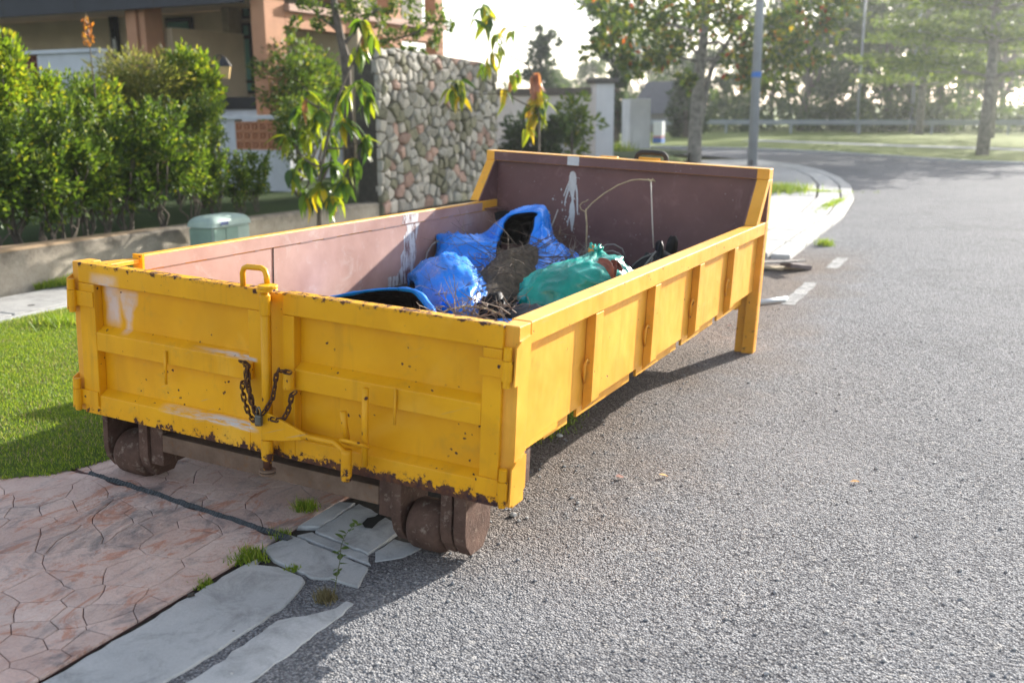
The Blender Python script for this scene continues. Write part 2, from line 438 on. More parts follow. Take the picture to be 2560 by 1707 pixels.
# base built as two panels so that it follows the ramp
def clip(poly, n, d):                      # keep the side where n.p <= d
    out = []
    for i in range(len(poly)):
        a, b_ = poly[i], poly[(i + 1) % len(poly)]
        da, db = n[0] * a[0] + n[1] * a[1] - d, n[0] * b_[0] + n[1] * b_[1] - d
        if da <= 0: out.append(a)
        if (da < 0 < db) or (db < 0 < da):
            t = da / (da - db); out.append((a[0] + (b_[0] - a[0]) * t, a[1] + (b_[1] - a[1]) * t))
    return out
for pl in (clip(drive_poly, (1, 0), 0.1), clip(drive_poly, (-1, 0), -0.1)):
    mb.prism([Vector((p[0], p[1], zdrive(p[0]) - 0.006)) for p in pl], (0, 0, -0.12))
drive = mb.build('driveway', M_GROUT); drive['kind'] = 'structure'
crack = [drv(q) for q in [(225, 1184), (330, 1206), (420, 1238), (500, 1268), (560, 1300), (620, 1318), (730, 1345)]]
rd = random.Random(21)
seeds = []
def far_enough(p, r): return all((p[0] - q[0]) ** 2 + (p[1] - q[1]) ** 2 > ((r + q[2]) * 0.5) ** 2 for q in seeds)
tries = 0
while tries < 6000 and len(seeds) < 330:
    tries += 1
    p = (rd.uniform(-1.5, 1.35), rd.uniform(-1.9, 1.6))
    q = mnoise.noise(Vector((p[0] * 1.7 + 3.3, p[1] * 1.7, 0.5)))
    r = 0.42 if q > 0.10 else (0.20 if q > -0.08 else 0.095)
    if far_enough(p, r): seeds.append((p[0], p[1], r))
def vcell(i, box):
    poly = box; a = seeds[i]
    for j, b_ in enumerate(seeds):
        if j == i: continue
        dx, dy = b_[0] - a[0], b_[1] - a[1]
        if dx * dx + dy * dy > 2.2: continue
        poly = clip(poly, (dx, dy), (b_[0] ** 2 + b_[1] ** 2 - a[0] ** 2 - a[1] ** 2) / 2)
        if len(poly) < 3: return None
    return poly
c0, c1 = crack[0], crack[-1]
cn = Vector((-(c1.y - c0.y), c1.x - c0.x, 0)).normalized(); cd = cn.dot((c0 + c1) / 2)
def wobble(x, y): 
    if x > 1.17: return (x, y)
    return (x + 0.034 * nz((x, y, 0), 6.0, 2) + 0.010 * nz((x, y, 0), 19.0, 3), y + 0.034 * nz((x, y, 0), 6.0, 7) + 0.010 * nz((x, y, 0), 19.0, 8))
lawn_n = None
def make_stone(poly, gap):
    if len(poly) < 3: return
    ar = 0.5 * sum(poly[k][0] * poly[(k + 1) % len(poly)][1] - poly[(k + 1) % len(poly)][0] * poly[k][1] for k in range(len(poly)))
    if abs(ar) < 0.0012: return
    if ar < 0: poly = poly[::-1]
    cxy = (sum(p[0] for p in poly) / len(poly), sum(p[1] for p in poly) / len(poly))
    ring = []
    for k in range(len(poly)):
        a, b_ = poly[k], poly[(k + 1) % len(poly)]
        L = math.hypot(b_[0] - a[0], b_[1] - a[1]); n = max(1, int(L / 0.05))
        for t in range(n): ring.append((a[0] + (b_[0] - a[0]) * t / n, a[1] + (b_[1] - a[1]) * t / n))
    ring = [wobble(*p) for p in ring]
    n = len(ring)
    def inset(d):
        out = []
        for k in range(n):
            a, p, b_ = ring[k - 1], ring[k], ring[(k + 1) % n]
            tx, ty = b_[0] - a[0], b_[1] - a[1]; l = math.hypot(tx, ty) or 1
            out.append((p[0] - ty / l * d, p[1] + tx / l * d))
        return out
    g = gap * (1 + 0.6 * nz((cxy[0], cxy[1], 3), 4.0))
    r0, r1 = inset(g), inset(g + 0.0035)
    z = lambda p, h: zdrive(p[0]) + h
    vs_ = [(p[0] - cxy[0], p[1] - cxy[1], z(p, -0.0125)) for p in r0] + [(p[0] - cxy[0], p[1] - cxy[1], z(p, -0.002)) for p in r0] + [(p[0] - cxy[0], p[1] - cxy[1], z(p, 0.0)) for p in r1]
    fs = [(k, (k + 1) % n, n + (k + 1) % n, n + k) for k in range(n)] + [(n + k, n + (k + 1) % n, 2 * n + (k + 1) % n, 2 * n + k) for k in range(n)] + [tuple(range(2 * n, 3 * n))]
    m_ = MB(); m_.add(vs_, fs)
    o = m_.build('stone', M_STAMP, drive); o.location = (cxy[0], cxy[1], 0)
box = drive_poly
for nx, ny, dd in ((0, 1, 1.9), (0, -1, 2.0), (-1, 0, 1.6)): box = clip(box, (nx, ny), dd)
# the flared lawn edge is concave-safe: clip by its two chords
for i in range(len(seeds)):
    c = vcell(i, [(-1.7, -2.1), (1.212, -2.1), (1.212, 1.7), (-1.7, 1.7)])
    if not c: continue
    for sgn in (1, -1):
        c2 = clip(c, (cn.x * sgn, cn.y * sgn), cd * sgn - 0.012)
        make_stone(c2, 0.0020)
mb = MB()
for k in range(len(crack) - 1):
    a, b_ = crack[k], crack[k + 1]
    for t in range(14):
        p = a + (b_ - a) * (t / 14); w = 0.011 + 0.010 * abs(nz(p, 9.0, 4))
        q = cn * nz(p, 14.0, 5) * 0.012; p = p - cn * (cn.dot(p) - cd)
        mb.tube([p + q - cn * w + Vector((0, 0, -0.006)), p + q + Vector((0, 0, 0.004 + 0.005 * nz(p, 30, 6))), p + q + cn * w + Vector((0, 0, -0.006))], [0.010, 0.013, 0.009], 5)
cf = mb.build('crack_filler', M_TAR, drive); cf['kind'] = 'stuff'

# ------------------------------------------------------------------ near lawn strip, drain-cover walkway, low wall
ld = [(p[0], p[1]) for p in edge]
lawn = sheet('lawn', [(-3.62, edge[0][1] - 0.35)] + ld + [(d0[0] + 0.15, d0[1] + 0.2), (0.75, 1.9), (1.17, 2.3), (1.17, 8.0), (-3.62, 8.0)], 0.108, M_LAWN)
walk = sheet('walkway', [(-5.1, -6), (-3.55, -6), (-3.55, 16), (-5.1, 16)], -0.03, M_SOIL)
y = -5.2; k = 0
while y < 12:
    l = 1.62
    s_ = poly_slab([Vector((-5.02, y, 0)), Vector((-4.18, y, 0)), Vector((-4.18, y + l - .02, 0)), Vector((-5.02, y + l - .02, 0))], -0.04, 0.035, 'drain_cover', M_COVER, walk)
    if 0 < y < 6:
        for hx, hy in ((-0.25, -0.5), (0.22, -0.45), (-0.2, 0.35), (0.24, 0.42)):
            MB().cyl((hx, hy, 0.0755), (hx, hy, 0.077), 0.035, 12).build('lifting_hole', M_SOIL, s_)
    poly_slab([Vector((-4.14, y - 0.4, 0)), Vector((-3.64, y - 0.4, 0)), Vector((-3.64, y + l - .42, 0)), Vector((-4.14, y + l - .42, 0))], -0.04, 0.03, 'drain_edge_slab', M_COVER, walk)
    y += l
def oldwall():
    m, nt, b = mat('weathered_plaster', 0.9, 0.0, 0.2)
    co = world_co(nt); x, y, z = sep(nt, co)
    c = mix(nt, rng(nt, noi(nt, co, 3.0, 7.0, 0.7), 0.3, 0.7), (0.30, 0.26, 0.205), (0.43, 0.385, 0.315))
    c = mix(nt, rng(nt, noi(nt, co, 30.0, 5.0, 0.7), 0.45, 0.7, 0.0, 0.35), c, (0.16, 0.13, 0.10))
    d = mth(nt, 'ADD', z, mth(nt, 'MULTIPLY', noi(nt, co, 7.0, 5.0, 0.7), -0.35))
    c = mix(nt, rng(nt, d, 0.10, 0.30, 0.0, 0.85), c, (0.085, 0.072, 0.055))
    c = mix(nt, rng(nt, z, 0.455, 0.47, 0.0, 0.7), c, (0.34, 0.23, 0.13))
    setc(nt, b, c); bump(nt, b, noi(nt, co, 35.0, 6.0, 0.7), 0.7, 0.012)
    return m
M_OLD = oldwall()
lw = MB(); N = 60
def ztop(y): return 0.50 - 0.018 * (y - 3.5)
for k in range(N):
    y0, y1 = -6 + 16.45 * k / N, -6 + 16.45 * (k + 1) / N
rows = []
for k in range(N + 1):
    y = -6 + 16.45 * k / N; zt = ztop(y) + 0.008 * nz((0, y, 0), 5.0)
    rows.append([(-5.10 + 0.010 * nz((0, y, 0), 3.0, 1), y, -0.05), (-5.10 + 0.010 * nz((0, y, 0.3), 3.0, 1), y, zt - 0.03), (-5.125, y, zt), (-5.325, y, zt + 0.004), (-5.35, y, -0.05)])
lw.grid(rows); lw.add(rows[-1], [(0, 1, 2, 3, 4)]); lw.add(rows[0], [(4, 3, 2, 1, 0)])
tag(lw.build('garden_wall', M_OLD), 'low weathered beige retaining wall below the hedge', 'wall')
sheet('garden', [(-80, -30), (-5.3, -30), (-5.3, 10.9), (-5.3, 30), (-30, 60), (-80, 60)], 0.36, M_YARD)

# ------------------------------------------------------------------ skip: materials (mesh coordinates are the skip's own frame)
def yellow_paint(name, top=0.0, bottom=0.0, speck=0.25, stains=False, ca=(0.70, 0.320, 0.003), cb=(0.84, 0.415, 0.006)):
    m, nt, b = mat(name, 0.42, 0.0, 0.3)
    co = obj_co(nt); x, y, z = sep(nt, co)
    big = noi(nt, co, 3.0, 4.0, 0.6)
    c = mix(nt, rng(nt, big, 0.3, 0.7), ca, cb)
    # faded chalky patches
    fade = rng(nt, noi(nt, co, 1.7, 5.0, 0.62, 0.6), 0.60, 0.72, 0.0, 0.45)
    c = mix(nt, fade, c, (0.84, 0.47, 0.05))
    # long vertical runs of dirt
    sc_ = nd(nt, 'ShaderNodeVectorMath', {0: co, 1: (14, 14, 1.1)}, operation='MULTIPLY').outputs[0]
    run = rng(nt, noi(nt, sc_, 1.0, 5.0, 0.7), 0.56, 0.80, 0.0, 0.38)
    c = mix(nt, run, c, (0.26, 0.14, 0.02))
    # grey-green grime
    gr = rng(nt, noi(nt, co, 9.0, 6.0, 0.7), 0.56, 0.78, 0.0, 0.32)
    c = mix(nt, gr, c, (0.22, 0.20, 0.06))
    if stains:       # washed-out white paint splash on the left door, bluish scrapes on the bars
        wob = mth(nt, 'MULTIPLY', mth(nt, 'SUBTRACT', noi(nt, co, 14.0, 3.0), 0.5), 0.05)
        xw = mth(nt, 'ADD', x, wob)
        a1 = mth(nt, 'MULTIPLY', band(nt, xw, 0.185, 0.262, 0.016), band(nt, z, 0.455, 0.665, 0.022))
        zt = rng(nt, z, 0.43, 0.64, 0.0, 1.0)
        wdt = rng(nt, zt, 0.15, 0.75, 0.012, 0.055)
        d2 = mth(nt, 'ABSOLUTE', mth(nt, 'SUBTRACT', xw, 0.318))
        a2 = mth(nt, 'MULTIPLY', rng(nt, mth(nt, 'SUBTRACT', d2, wdt), -0.012, 0.014, 1.0, 0.0), band(nt, z, 0.425, 0.62, 0.012))
        a3 = mth(nt, 'MULTIPLY', band(nt, xw, 0.135, 0.30, 0.02), band(nt, z, 0.645, 0.69, 0.012))
        s = mth(nt, 'MAXIMUM', mth(nt, 'MAXIMUM', a1, mth(nt, 'MULTIPLY', a2, 0.85)), mth(nt, 'MULTIPLY', a3, 0.7))
        s = mth(nt, 'MULTIPLY', s, rng(nt, noi(nt, co, 30.0, 4.0), 0.25, 0.6, 0.55, 1.0))
        c = mix(nt, mth(nt, 'MULTIPLY', s, 0.85), c, (0.66, 0.55, 0.53))
        sc2 = mth(nt, 'MULTIPLY', band(nt, z, 0.412, 0.428, 0.004), mth(nt, 'MULTIPLY', rng(nt, x, 0.72, 1.05), rng(nt, x, 1.10, 1.12, 1.0, 0.0)))
        sc3 = mth(nt, 'MULTIPLY', mth(nt, 'MULTIPLY', band(nt, z, 0.088, 0.118, 0.006), band(nt, x, 0.55, 1.09, 0.03)), rng(nt, x, 0.5, 1.05, 0.3, 1.0))
        sm = mth(nt, 'MULTIPLY', mth(nt, 'MAXIMUM', sc2, sc3), rng(nt, noi(nt, nd(nt, 'ShaderNodeVectorMath', {0: co, 1: (6, 6, 60)}, operation='MULTIPLY').outputs[0], 1.6, 5.0, 0.7), 0.42, 0.58))
        c = mix(nt, sm, c, (0.55, 0.60, 0.66))
    # chips and rust
    n1 = noi(nt, co, 22.0, 7.0, 0.68); n2 = noi(nt, co, 60.0, 3.0, 0.6)
    f = mth(nt, 'ADD', n1, mth(nt, 'MULTIPLY', mth(nt, 'SUBTRACT', n2, 0.5), 0.25))
    if top: f = mth(nt, 'ADD', f, rng(nt, z, 0.700, 0.728, 0.0, top))
    if bottom: f = mth(nt, 'ADD', f, mth(nt, 'MULTIPLY', rng(nt, z, 0.085, 0.0, 0.0, bottom), rng(nt, x, 0.2, 1.9, 0.55, 1.3)))
    chip = rng(nt, f, 0.735, 0.765)
    wv = nd(nt, 'ShaderNodeVectorMath', {0: co, 1: nd(nt, 'ShaderNodeVectorMath', {0: nd(nt, 'ShaderNodeTexNoise', {'Vector': co, 'Scale': 45.0}).outputs[1], 1: (0.022, 0.022, 0.022)}, operation='MULTIPLY').outputs[0]}, operation='ADD').outputs[0]
    vd = nd(nt, 'ShaderNodeTexVoronoi', {'Vector': wv, 'Scale': 30.0}, feature='F1')
    vr, vg, vb = sep(nt, vd.outputs['Color'])
    den = mth(nt, 'ADD', noi(nt, co, 4.0, 3.0), mth(nt, 'MULTIPLY', band(nt, x, 1.02, 1.42, 0.10), 0.10 if speck > 1 else 0.0))
    keep = mth(nt, 'MULTIPLY', rng(nt, vr, 0.72 - 0.22 * speck, 0.73 - 0.22 * speck), rng(nt, den, 0.58 - speck * 0.12, 0.62 - speck * 0.12))
    # scuffs: long thin scratches through to grey primer
    sv = nd(nt, 'ShaderNodeVectorMath', {0: nd(nt, 'ShaderNodeVectorRotate', {'Vector': co, 'Angle': 0.35}, rotation_type='Y_AXIS').outputs[0], 1: (3.0, 3.0, 70.0)}, operation='MULTIPLY').outputs[0]
    scr = mth(nt, 'MULTIPLY', rng(nt, noi(nt, sv, 1.0, 4.0, 0.6), 0.665, 0.70), rng(nt, noi(nt, co, 2.3, 3.0), 0.50, 0.60, 0.0, 0.55))
    c = mix(nt, scr, c, (0.40, 0.33, 0.22))
    # broad tonal drift of old touch-up coats
    c = mix(nt, rng(nt, noi(nt, co, 1.1, 2.0, 0.5, 0.8), 0.50, 0.53, 0.0, 0.22), c, tuple(v * 0.72 for v in ca))
    size = mth(nt, 'ADD', mth(nt, 'MULTIPLY', mth(nt, 'MULTIPLY', vg, vg), 0.21), 0.03)
    dots = mth(nt, 'MULTIPLY', rng(nt, mth(nt, 'SUBTRACT', vd.outputs[0], size), -0.03, 0.03, 1.0, 0.0), keep)
    chip = mth(nt, 'MAXIMUM', chip, dots)
    halo = mth(nt, 'MULTIPLY', rng(nt, f, 0.66, 0.74), 0.35)
    c = mix(nt, halo, c, (0.33, 0.13, 0.02))
    rust = mix(nt, rng(nt, noi(nt, co, 40.0, 4.0), 0.35, 0.65), (0.035, 0.018, 0.022), (0.13, 0.05, 0.022))
    c = mix(nt, chip, c, rust)
    setc(nt, b, c)
    nt.links.new(rng(nt, mth(nt, 'MAXIMUM', chip, fade), 0.0, 1.0, 0.40, 0.85), b.inputs['Roughness'])
    h = mth(nt, 'ADD', mth(nt, 'MULTIPLY', chip, -0.35), mth(nt, 'MULTIPLY', noi(nt, co, 4.0, 2.0), 2.6))
    bump(nt, b, h, 0.5, 0.009)
    return m
M_DOOR = yellow_paint('yellow_paint_door', 0.205, 0.34, 1.6, True)
M_PANEL = yellow_paint('yellow_paint_door_panel', 0.0, 0.0, 0.55, True)
M_SIDE = yellow_paint('sunlit_yellow_paint', 0.0, 0.06, 0.8, False, (0.72, 0.325, 0.026), (0.86, 0.425, 0.055))  # paler than the doors: the overexposed sunlit side is painted into the yellow
M_HARD = yellow_paint('yellow_paint_fittings', 0.10, 0.26, 2.6)

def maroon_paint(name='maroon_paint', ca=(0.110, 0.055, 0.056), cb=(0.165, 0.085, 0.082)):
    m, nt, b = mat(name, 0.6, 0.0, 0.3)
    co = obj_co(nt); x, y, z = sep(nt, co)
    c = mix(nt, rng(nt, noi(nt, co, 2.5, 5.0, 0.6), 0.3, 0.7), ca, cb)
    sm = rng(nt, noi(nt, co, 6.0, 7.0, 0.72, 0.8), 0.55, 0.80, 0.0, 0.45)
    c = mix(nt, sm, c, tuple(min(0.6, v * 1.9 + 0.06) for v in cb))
    scr = nd(nt, 'ShaderNodeVectorMath', {0: co, 1: (1, 1.6, 22)}, operation='MULTIPLY').outputs[0]
    c = mix(nt, rng(nt, noi(nt, scr, 4.0, 5.0, 0.7), 0.66, 0.76, 0.0, 0.35), c, (0.42, 0.34, 0.33))
    sp = mth(nt, 'MULTIPLY', rng(nt, vor(nt, co, 26.0), 0.05, 0.11, 1.0, 0.0), rng(nt, noi(nt, co, 4.0, 2.0), 0.52, 0.58))
    c = mix(nt, mth(nt, 'MULTIPLY', sp, 0.7), c, (0.55, 0.50, 0.50))
    setc(nt, b, c); bump(nt, b, noi(nt, co, 18.0, 6.0, 0.7), 0.3, 0.004)
    return m
M_MAROON = maroon_paint()
M_MAROON_LIT = maroon_paint('sunlit_maroon_paint', (0.33, 0.185, 0.155), (0.48, 0.305, 0.26))  # same maroon made paler: sunlight on the far wall put into its colour
def worn_white():
    m, nt, b = mat('worn_white_paint', 0.6)
    co = obj_co(nt)
    s = nd(nt, 'ShaderNodeVectorMath', {0: co, 1: (30, 30, 7)}, operation='MULTIPLY').outputs[0]
    f = rng(nt, noi(nt, s, 1.2, 6.0, 0.75, 0.5), 0.42, 0.52)
    setc(nt, b, mix(nt, f, (0.19, 0.09, 0.08), (0.60, 0.60, 0.60)))
    return m
M_WORN = worn_white()
M_SPLASH = simple('white_paint_splash', (0.52, 0.54, 0.55), 0.5, 0.12, 30.0)
def rust_mat(name, a, b_, c_):
    m, nt, b = mat(name, 0.85, 0.1, 0.3)
    co = obj_co(nt)
    cc = mix(nt, rng(nt, noi(nt, co, 9.0, 7.0, 0.7), 0.3, 0.7), a, b_)
    cc = mix(nt, rng(nt, noi(nt, co, 26.0, 6.0, 0.7), 0.56, 0.72), cc, c_)
    setc(nt, b, cc); bump(nt, b, noi(nt, co, 55.0, 6.0, 0.7), 0.8, 0.006)
    return m
M_RUST = rust_mat('rusty_steel', (0.062, 0.034, 0.026), (0.15, 0.088, 0.064), (0.27, 0.21, 0.165))
M_RUSTB = rust_mat('brown_rusted_beam', (0.125, 0.080, 0.055), (0.235, 0.160, 0.115), (0.20, 0.10, 0.045))
M_CHAIN = rust_mat('chain_rust', (0.035, 0.018, 0.014), (0.13, 0.055, 0.025), (0.40, 0.20, 0.03))
M_BLACK = simple('black_rubber', (0.018, 0.018, 0.019), 0.7, 0.3)
M_STEEL = simple('dull_lock_steel', (0.13, 0.13, 0.11), 0.45, 0.25, 30, metallic=0.6)

# ------------------------------------------------------------------ skip: body
W_ = 2.35
skip = empty('roll_off_skip')
skip.matrix_world = SK
tag(skip, 'open yellow roll-off skip with rusty doors parked half on the driveway', 'skip')
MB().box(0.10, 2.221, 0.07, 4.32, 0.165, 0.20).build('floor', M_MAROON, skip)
# near (right) side
rw = MB().box(2.290, 2.303, 0.10, 4.31, 0.205, 0.66).build('side_wall', M_SIDE, skip)
MB().box(2.262, W_, 0.126, 4.309, 0.642, 0.735).build('top_rail', M_SIDE, skip, bevel=0.006)
for i, yc in enumerate((0.885, 1.745, 2.605, 3.465)):
    rb = MB().prism([(2.3035, yc - 0.05, 0.6415), (W_ - 0.002, yc - 0.05, 0.6415), (W_ - 0.002, yc - 0.05, 0.225), (2.3035, yc - 0.05, 0.175)], (0, 0.10, 0)).build('side_rib', M_SIDE, skip, bevel=0.004)
    hz_ = 0.385
    MB().tube([(2.310, yc - 0.052, hz_ - 0.07), (2.315, yc - 0.075, hz_ - 0.03), (2.320, yc - 0.088, hz_ + 0.02), (2.323, yc - 0.072, hz_ + 0.045), (2.325, yc - 0.050, hz_ + 0.03)], 0.007, 6).build('tarp_hook', M_SIDE, rb, smooth=True)
MB().tube([(2.290, 4.285, 0.335), (2.296, 4.255, 0.38), (2.30, 4.245, 0.42), (2.305, 4.28, 0.44)], 0.007, 6).build('tarp_hook', M_SIDE, skip, smooth=True)
ys = [0.56, 0.83, 0.94, 1.69, 1.80, 2.55, 2.66, 3.41, 3.52, 4.24]
for a, b in zip(ys[0::2], ys[1::2]):
    MB().box(2.222, 2.238, a, b, 0.105, 0.2035).build('bottom_skirt', M_SIDE, skip, bevel=0.003)
MB().box(2.230, 2.302, 0.126, 0.555, 0.175, 0.2035).build('bottom_flange', M_SIDE, skip)
MB().prism([(2.345, 0.127, 0.206), (2.345, 0.14, 0.206), (2.304, 0.165, 0.206)], (0, 0, 0.012)).build('weld_gusset', M_SIDE, skip)
# far (left) side
MB().box(0.085, 0.100, 0.10, 4.30, 0.205, 0.66).build('side_wall', M_MAROON_LIT, skip)
MB().box(0.058, 0.103, 0.36, 4.30, 0.648, 0.731).build('top_rail', M_SIDE, skip, bevel=0.006)
MB().box(0.1035, 0.107, 0.362, 4.02, 0.655, 0.722).build('rail_lining', M_MAROON_LIT, skip)
MB().box(0.050, 0.115, 0.345, 0.3595, 0.640, 0.734).build('rail_end_plate', M_HARD, skip)
MB().prism([(0.0, 0.126, 0.69), (0.11, 0.126, 0.69), (0.10, 0.344, 0.69), (0.055, 0.344, 0.69)], (0, 0, 0.022)).build('corner_gusset', M_SIDE, skip, bevel=0.003)
for yc in (0.885, 1.745, 2.605, 3.465):
    MB().box(0.04, 0.084, yc - 0.05, yc + 0.05, 0.20, 0.647).build('side_rib', M_SIDE, skip, bevel=0.004)
MB().box(0.1005, 0.104, 1.366, 1.372, 0.205, 0.654).build('weld_seam', simple('dark_weld', (0.03, 0.02, 0.02), 0.9), skip)
b = MB(); rnd = random.Random(5)
y = 0.5
while y < 3.6:
    l = rnd.uniform(0.03, 0.22); b.box(0.1005, 0.1045, y, y + l, 0.6505 + rnd.uniform(-.002, .001), 0.654); y += l + rnd.uniform(0.02, 0.2)
b.build('rail_weld', simple('pale_weld', (0.40, 0.30, 0.27), 0.9), skip)['kind'] = 'stuff'
# worn white band and corner scuffs on the far wall
rws = [[(0.1008, 2.86 - 0.012 * k + 0.02 * math.sin(k * 2.1), 0.648 - 0.043 * k) for k in range(11)],
       [(0.1008, 3.02 - 0.006 * k + 0.014 * math.sin(k * 1.3 + 1), 0.648 - 0.043 * k) for k in range(11)]]
MB().grid(rws).build('white_paint_band', M_WORN, skip)
MB().grid([[(0.1075, 2.78, 0.66), (0.1075, 2.80, 0.721)], [(0.1075, 3.00, 0.66), (0.1075, 3.01, 0.721)]]).build('white_paint_band', M_WORN, skip)
MB().grid([[(0.1008, 2.62, 0.21), (0.1008, 2.62, 0.30)], [(0.1008, 2.80, 0.21), (0.1008, 2.80, 0.29)]]).build('white_paint_scuff', M_WORN, skip)
# back wall, taller than the sides
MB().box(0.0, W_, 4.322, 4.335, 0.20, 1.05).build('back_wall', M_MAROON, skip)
MB().box(0.0, W_, 4.270, 4.405, 1.052, 1.132).build('back_top_beam', M_SIDE, skip, bevel=0.005)
MB().box(0.075, 2.26, 4.2665, 4.2695, 1.055, 1.126).build('beam_lining', M_MAROON, skip)
MB().box(0.735, 0.835, 4.2645, 4.2662, 1.056, 1.128).build('white_paint_patch', M_SPLASH, skip)
for x0, x1 in ((1.02, 1.13), (1.36, 1.50)):
    MB().box(x0, x1, 4.2645, 4.2663, 1.066, 1.118).build('weld_patch', M_MAROON, skip)
for s in (0, 1):
    x0, x1 = ((0.0, 0.075) if s == 0 else (2.262, W_))
    MB().box(x0, x1, 4.3365, 4.41, 0.736, 1.050).build('back_post', M_SIDE, skip, bevel=0.004)
    MB().prism([(x0, 4.00, 0.7365), (x0, 4.10, 0.7365), (x0, 4.345, 1.0515), (x0, 4.269, 1.0515)], (x1 - x0, 0, 0)).build('raking_post', M_SIDE, skip, bevel=0.004)
    xi = 0.076 if s == 0 else 2.2515
    MB().prism([(xi, 4.00, 0.66), (xi, 4.3215, 0.66), (xi, 4.3215, 1.05), (xi, 4.268, 1.05), (xi, 4.0, 0.735)], (0.010, 0, 0)).build('wing_plate', M_MAROON, skip)
    fx0, fx1 = ((0.0, 0.15) if s == 0 else (2.20, W_))
    MB().box(fx0, fx1, 4.3365, 4.412, -0.292, 0.7355).build('foot_post', M_SIDE, skip, bevel=0.004)
    MB().box(x0, x1, 4.310, 4.3215, -0.291, 0.7355).build('foot_flange', M_SIDE, skip, bevel=0.002)
MB().prism([(0.1, 4.06, 0.66), (0.1, 4.3, 0.66), (0.2, 4.3, 0.66)], (0, 0, 0.012)).build('corner_gusset', M_MAROON, skip)
MB().box(0.151, 2.199, 4.300, 4.398, 0.045, 0.20).build('back_cross_beam', M_SIDE, skip, bevel=0.004)
for yc in (1.2, 2.2, 3.2):
    MB().box(0.30, 2.08, yc - 0.04, yc + 0.04, 0.06, 0.164).build('floor_cross_beam', M_RUST, skip)
for xc in (0.78, 1.57):
    MB().box(xc - 0.045, xc + 0.045, 0.16, 4.29, -0.05, 0.055).build('floor_runner', M_RUSTB, skip)
# lifting bar behind the back beam
lb = []
for k in range(13):
    t = k / 12; a = math.pi * (1 - t)
    lb.append((1.36 + 0.13 * (math.copysign(abs(math.cos(a)) ** 0.35, math.cos(a))), 4.50, 1.03 + 0.155 * math.sin(a) ** 0.45 if 0 < t < 1 else 1.0))
MB().tube(lb, 0.021, 8).build('lifting_bar', M_BLACK, skip, smooth=True)
MB().box(1.28, 1.45, 4.42, 4.46, 0.95, 1.150).build('lifting_lug', M_SIDE, skip, bevel=0.006)
MB().box(0.95, 1.10, 4.42, 4.46, 0.95, 1.140).build('lifting_lug', M_SIDE, skip, bevel=0.006)
# splash on the back wall
sp = MB(); yb = 4.3205
def drip(pts, mbx, thick=0.002):
    L = [(x - w, yb, z) for x, z, w in pts] + [(x + w, yb, z) for x, z, w in reversed(pts)]
    for i in range(len(pts) - 1):
        (xa, za, wa), (xb, zb, wb) = pts[i], pts[i + 1]
        mbx.add([(xa - wa, yb, za), (xa + wa, yb, za), (xb + wb, yb, zb), (xb - wb, yb, zb)], [(0, 1, 2, 3)])
drip([(0.765, 1.006, 0.006), (0.765, 0.995, 0.022), (0.766, 0.965, 0.030), (0.768, 0.92, 0.033), (0.770, 0.88, 0.026), (0.768, 0.84, 0.020), (0.774, 0.80, 0.012), (0.776, 0.77, 0.009), (0.774, 0.73, 0.020), (0.776, 0.68, 0.026), (0.778, 0.63, 0.022), (0.782, 0.59, 0.015), (0.782, 0.55, 0.008), (0.786, 0.52, 0.003)], sp)
drip([(0.745, 0.93, 0.010), (0.722, 0.88, 0.006), (0.706, 0.83, 0.005), (0.695, 0.80, 0.004)], sp)
drip([(0.745, 0.90, 0.010), (0.730, 0.84, 0.007), (0.716, 0.79, 0.006), (0.708, 0.74, 0.004), (0.712, 0.72, 0.004)], sp)
drip([(0.795, 0.90, 0.010), (0.808, 0.85, 0.008), (0.816, 0.78, 0.007), (0.820, 0.72, 0.006), (0.826, 0.66, 0.003)], sp)
drip([(0.765, 0.66, 0.008), (0.748, 0.62, 0.005), (0.742, 0.56, 0.003)], sp)
drip([(0.79, 0.96, 0.012), (0.82, 0.955, 0.004), (0.83, 0.953, 0.002)], sp)
rnd = random.Random(3)
for k in range(34):
    x = 0.77 + rnd.gauss(0, 0.09); z = rnd.uniform(0.45, 0.92); r = rnd.uniform(0.002, 0.007)
    sp.add([(x - r, yb, z), (x, yb, z + r * 1.6), (x + r, yb, z), (x, yb, z - r * 1.6)], [(0, 1, 2, 3)])
sp.build('paint_splash', M_SPLASH, skip)['kind'] = 'stuff'

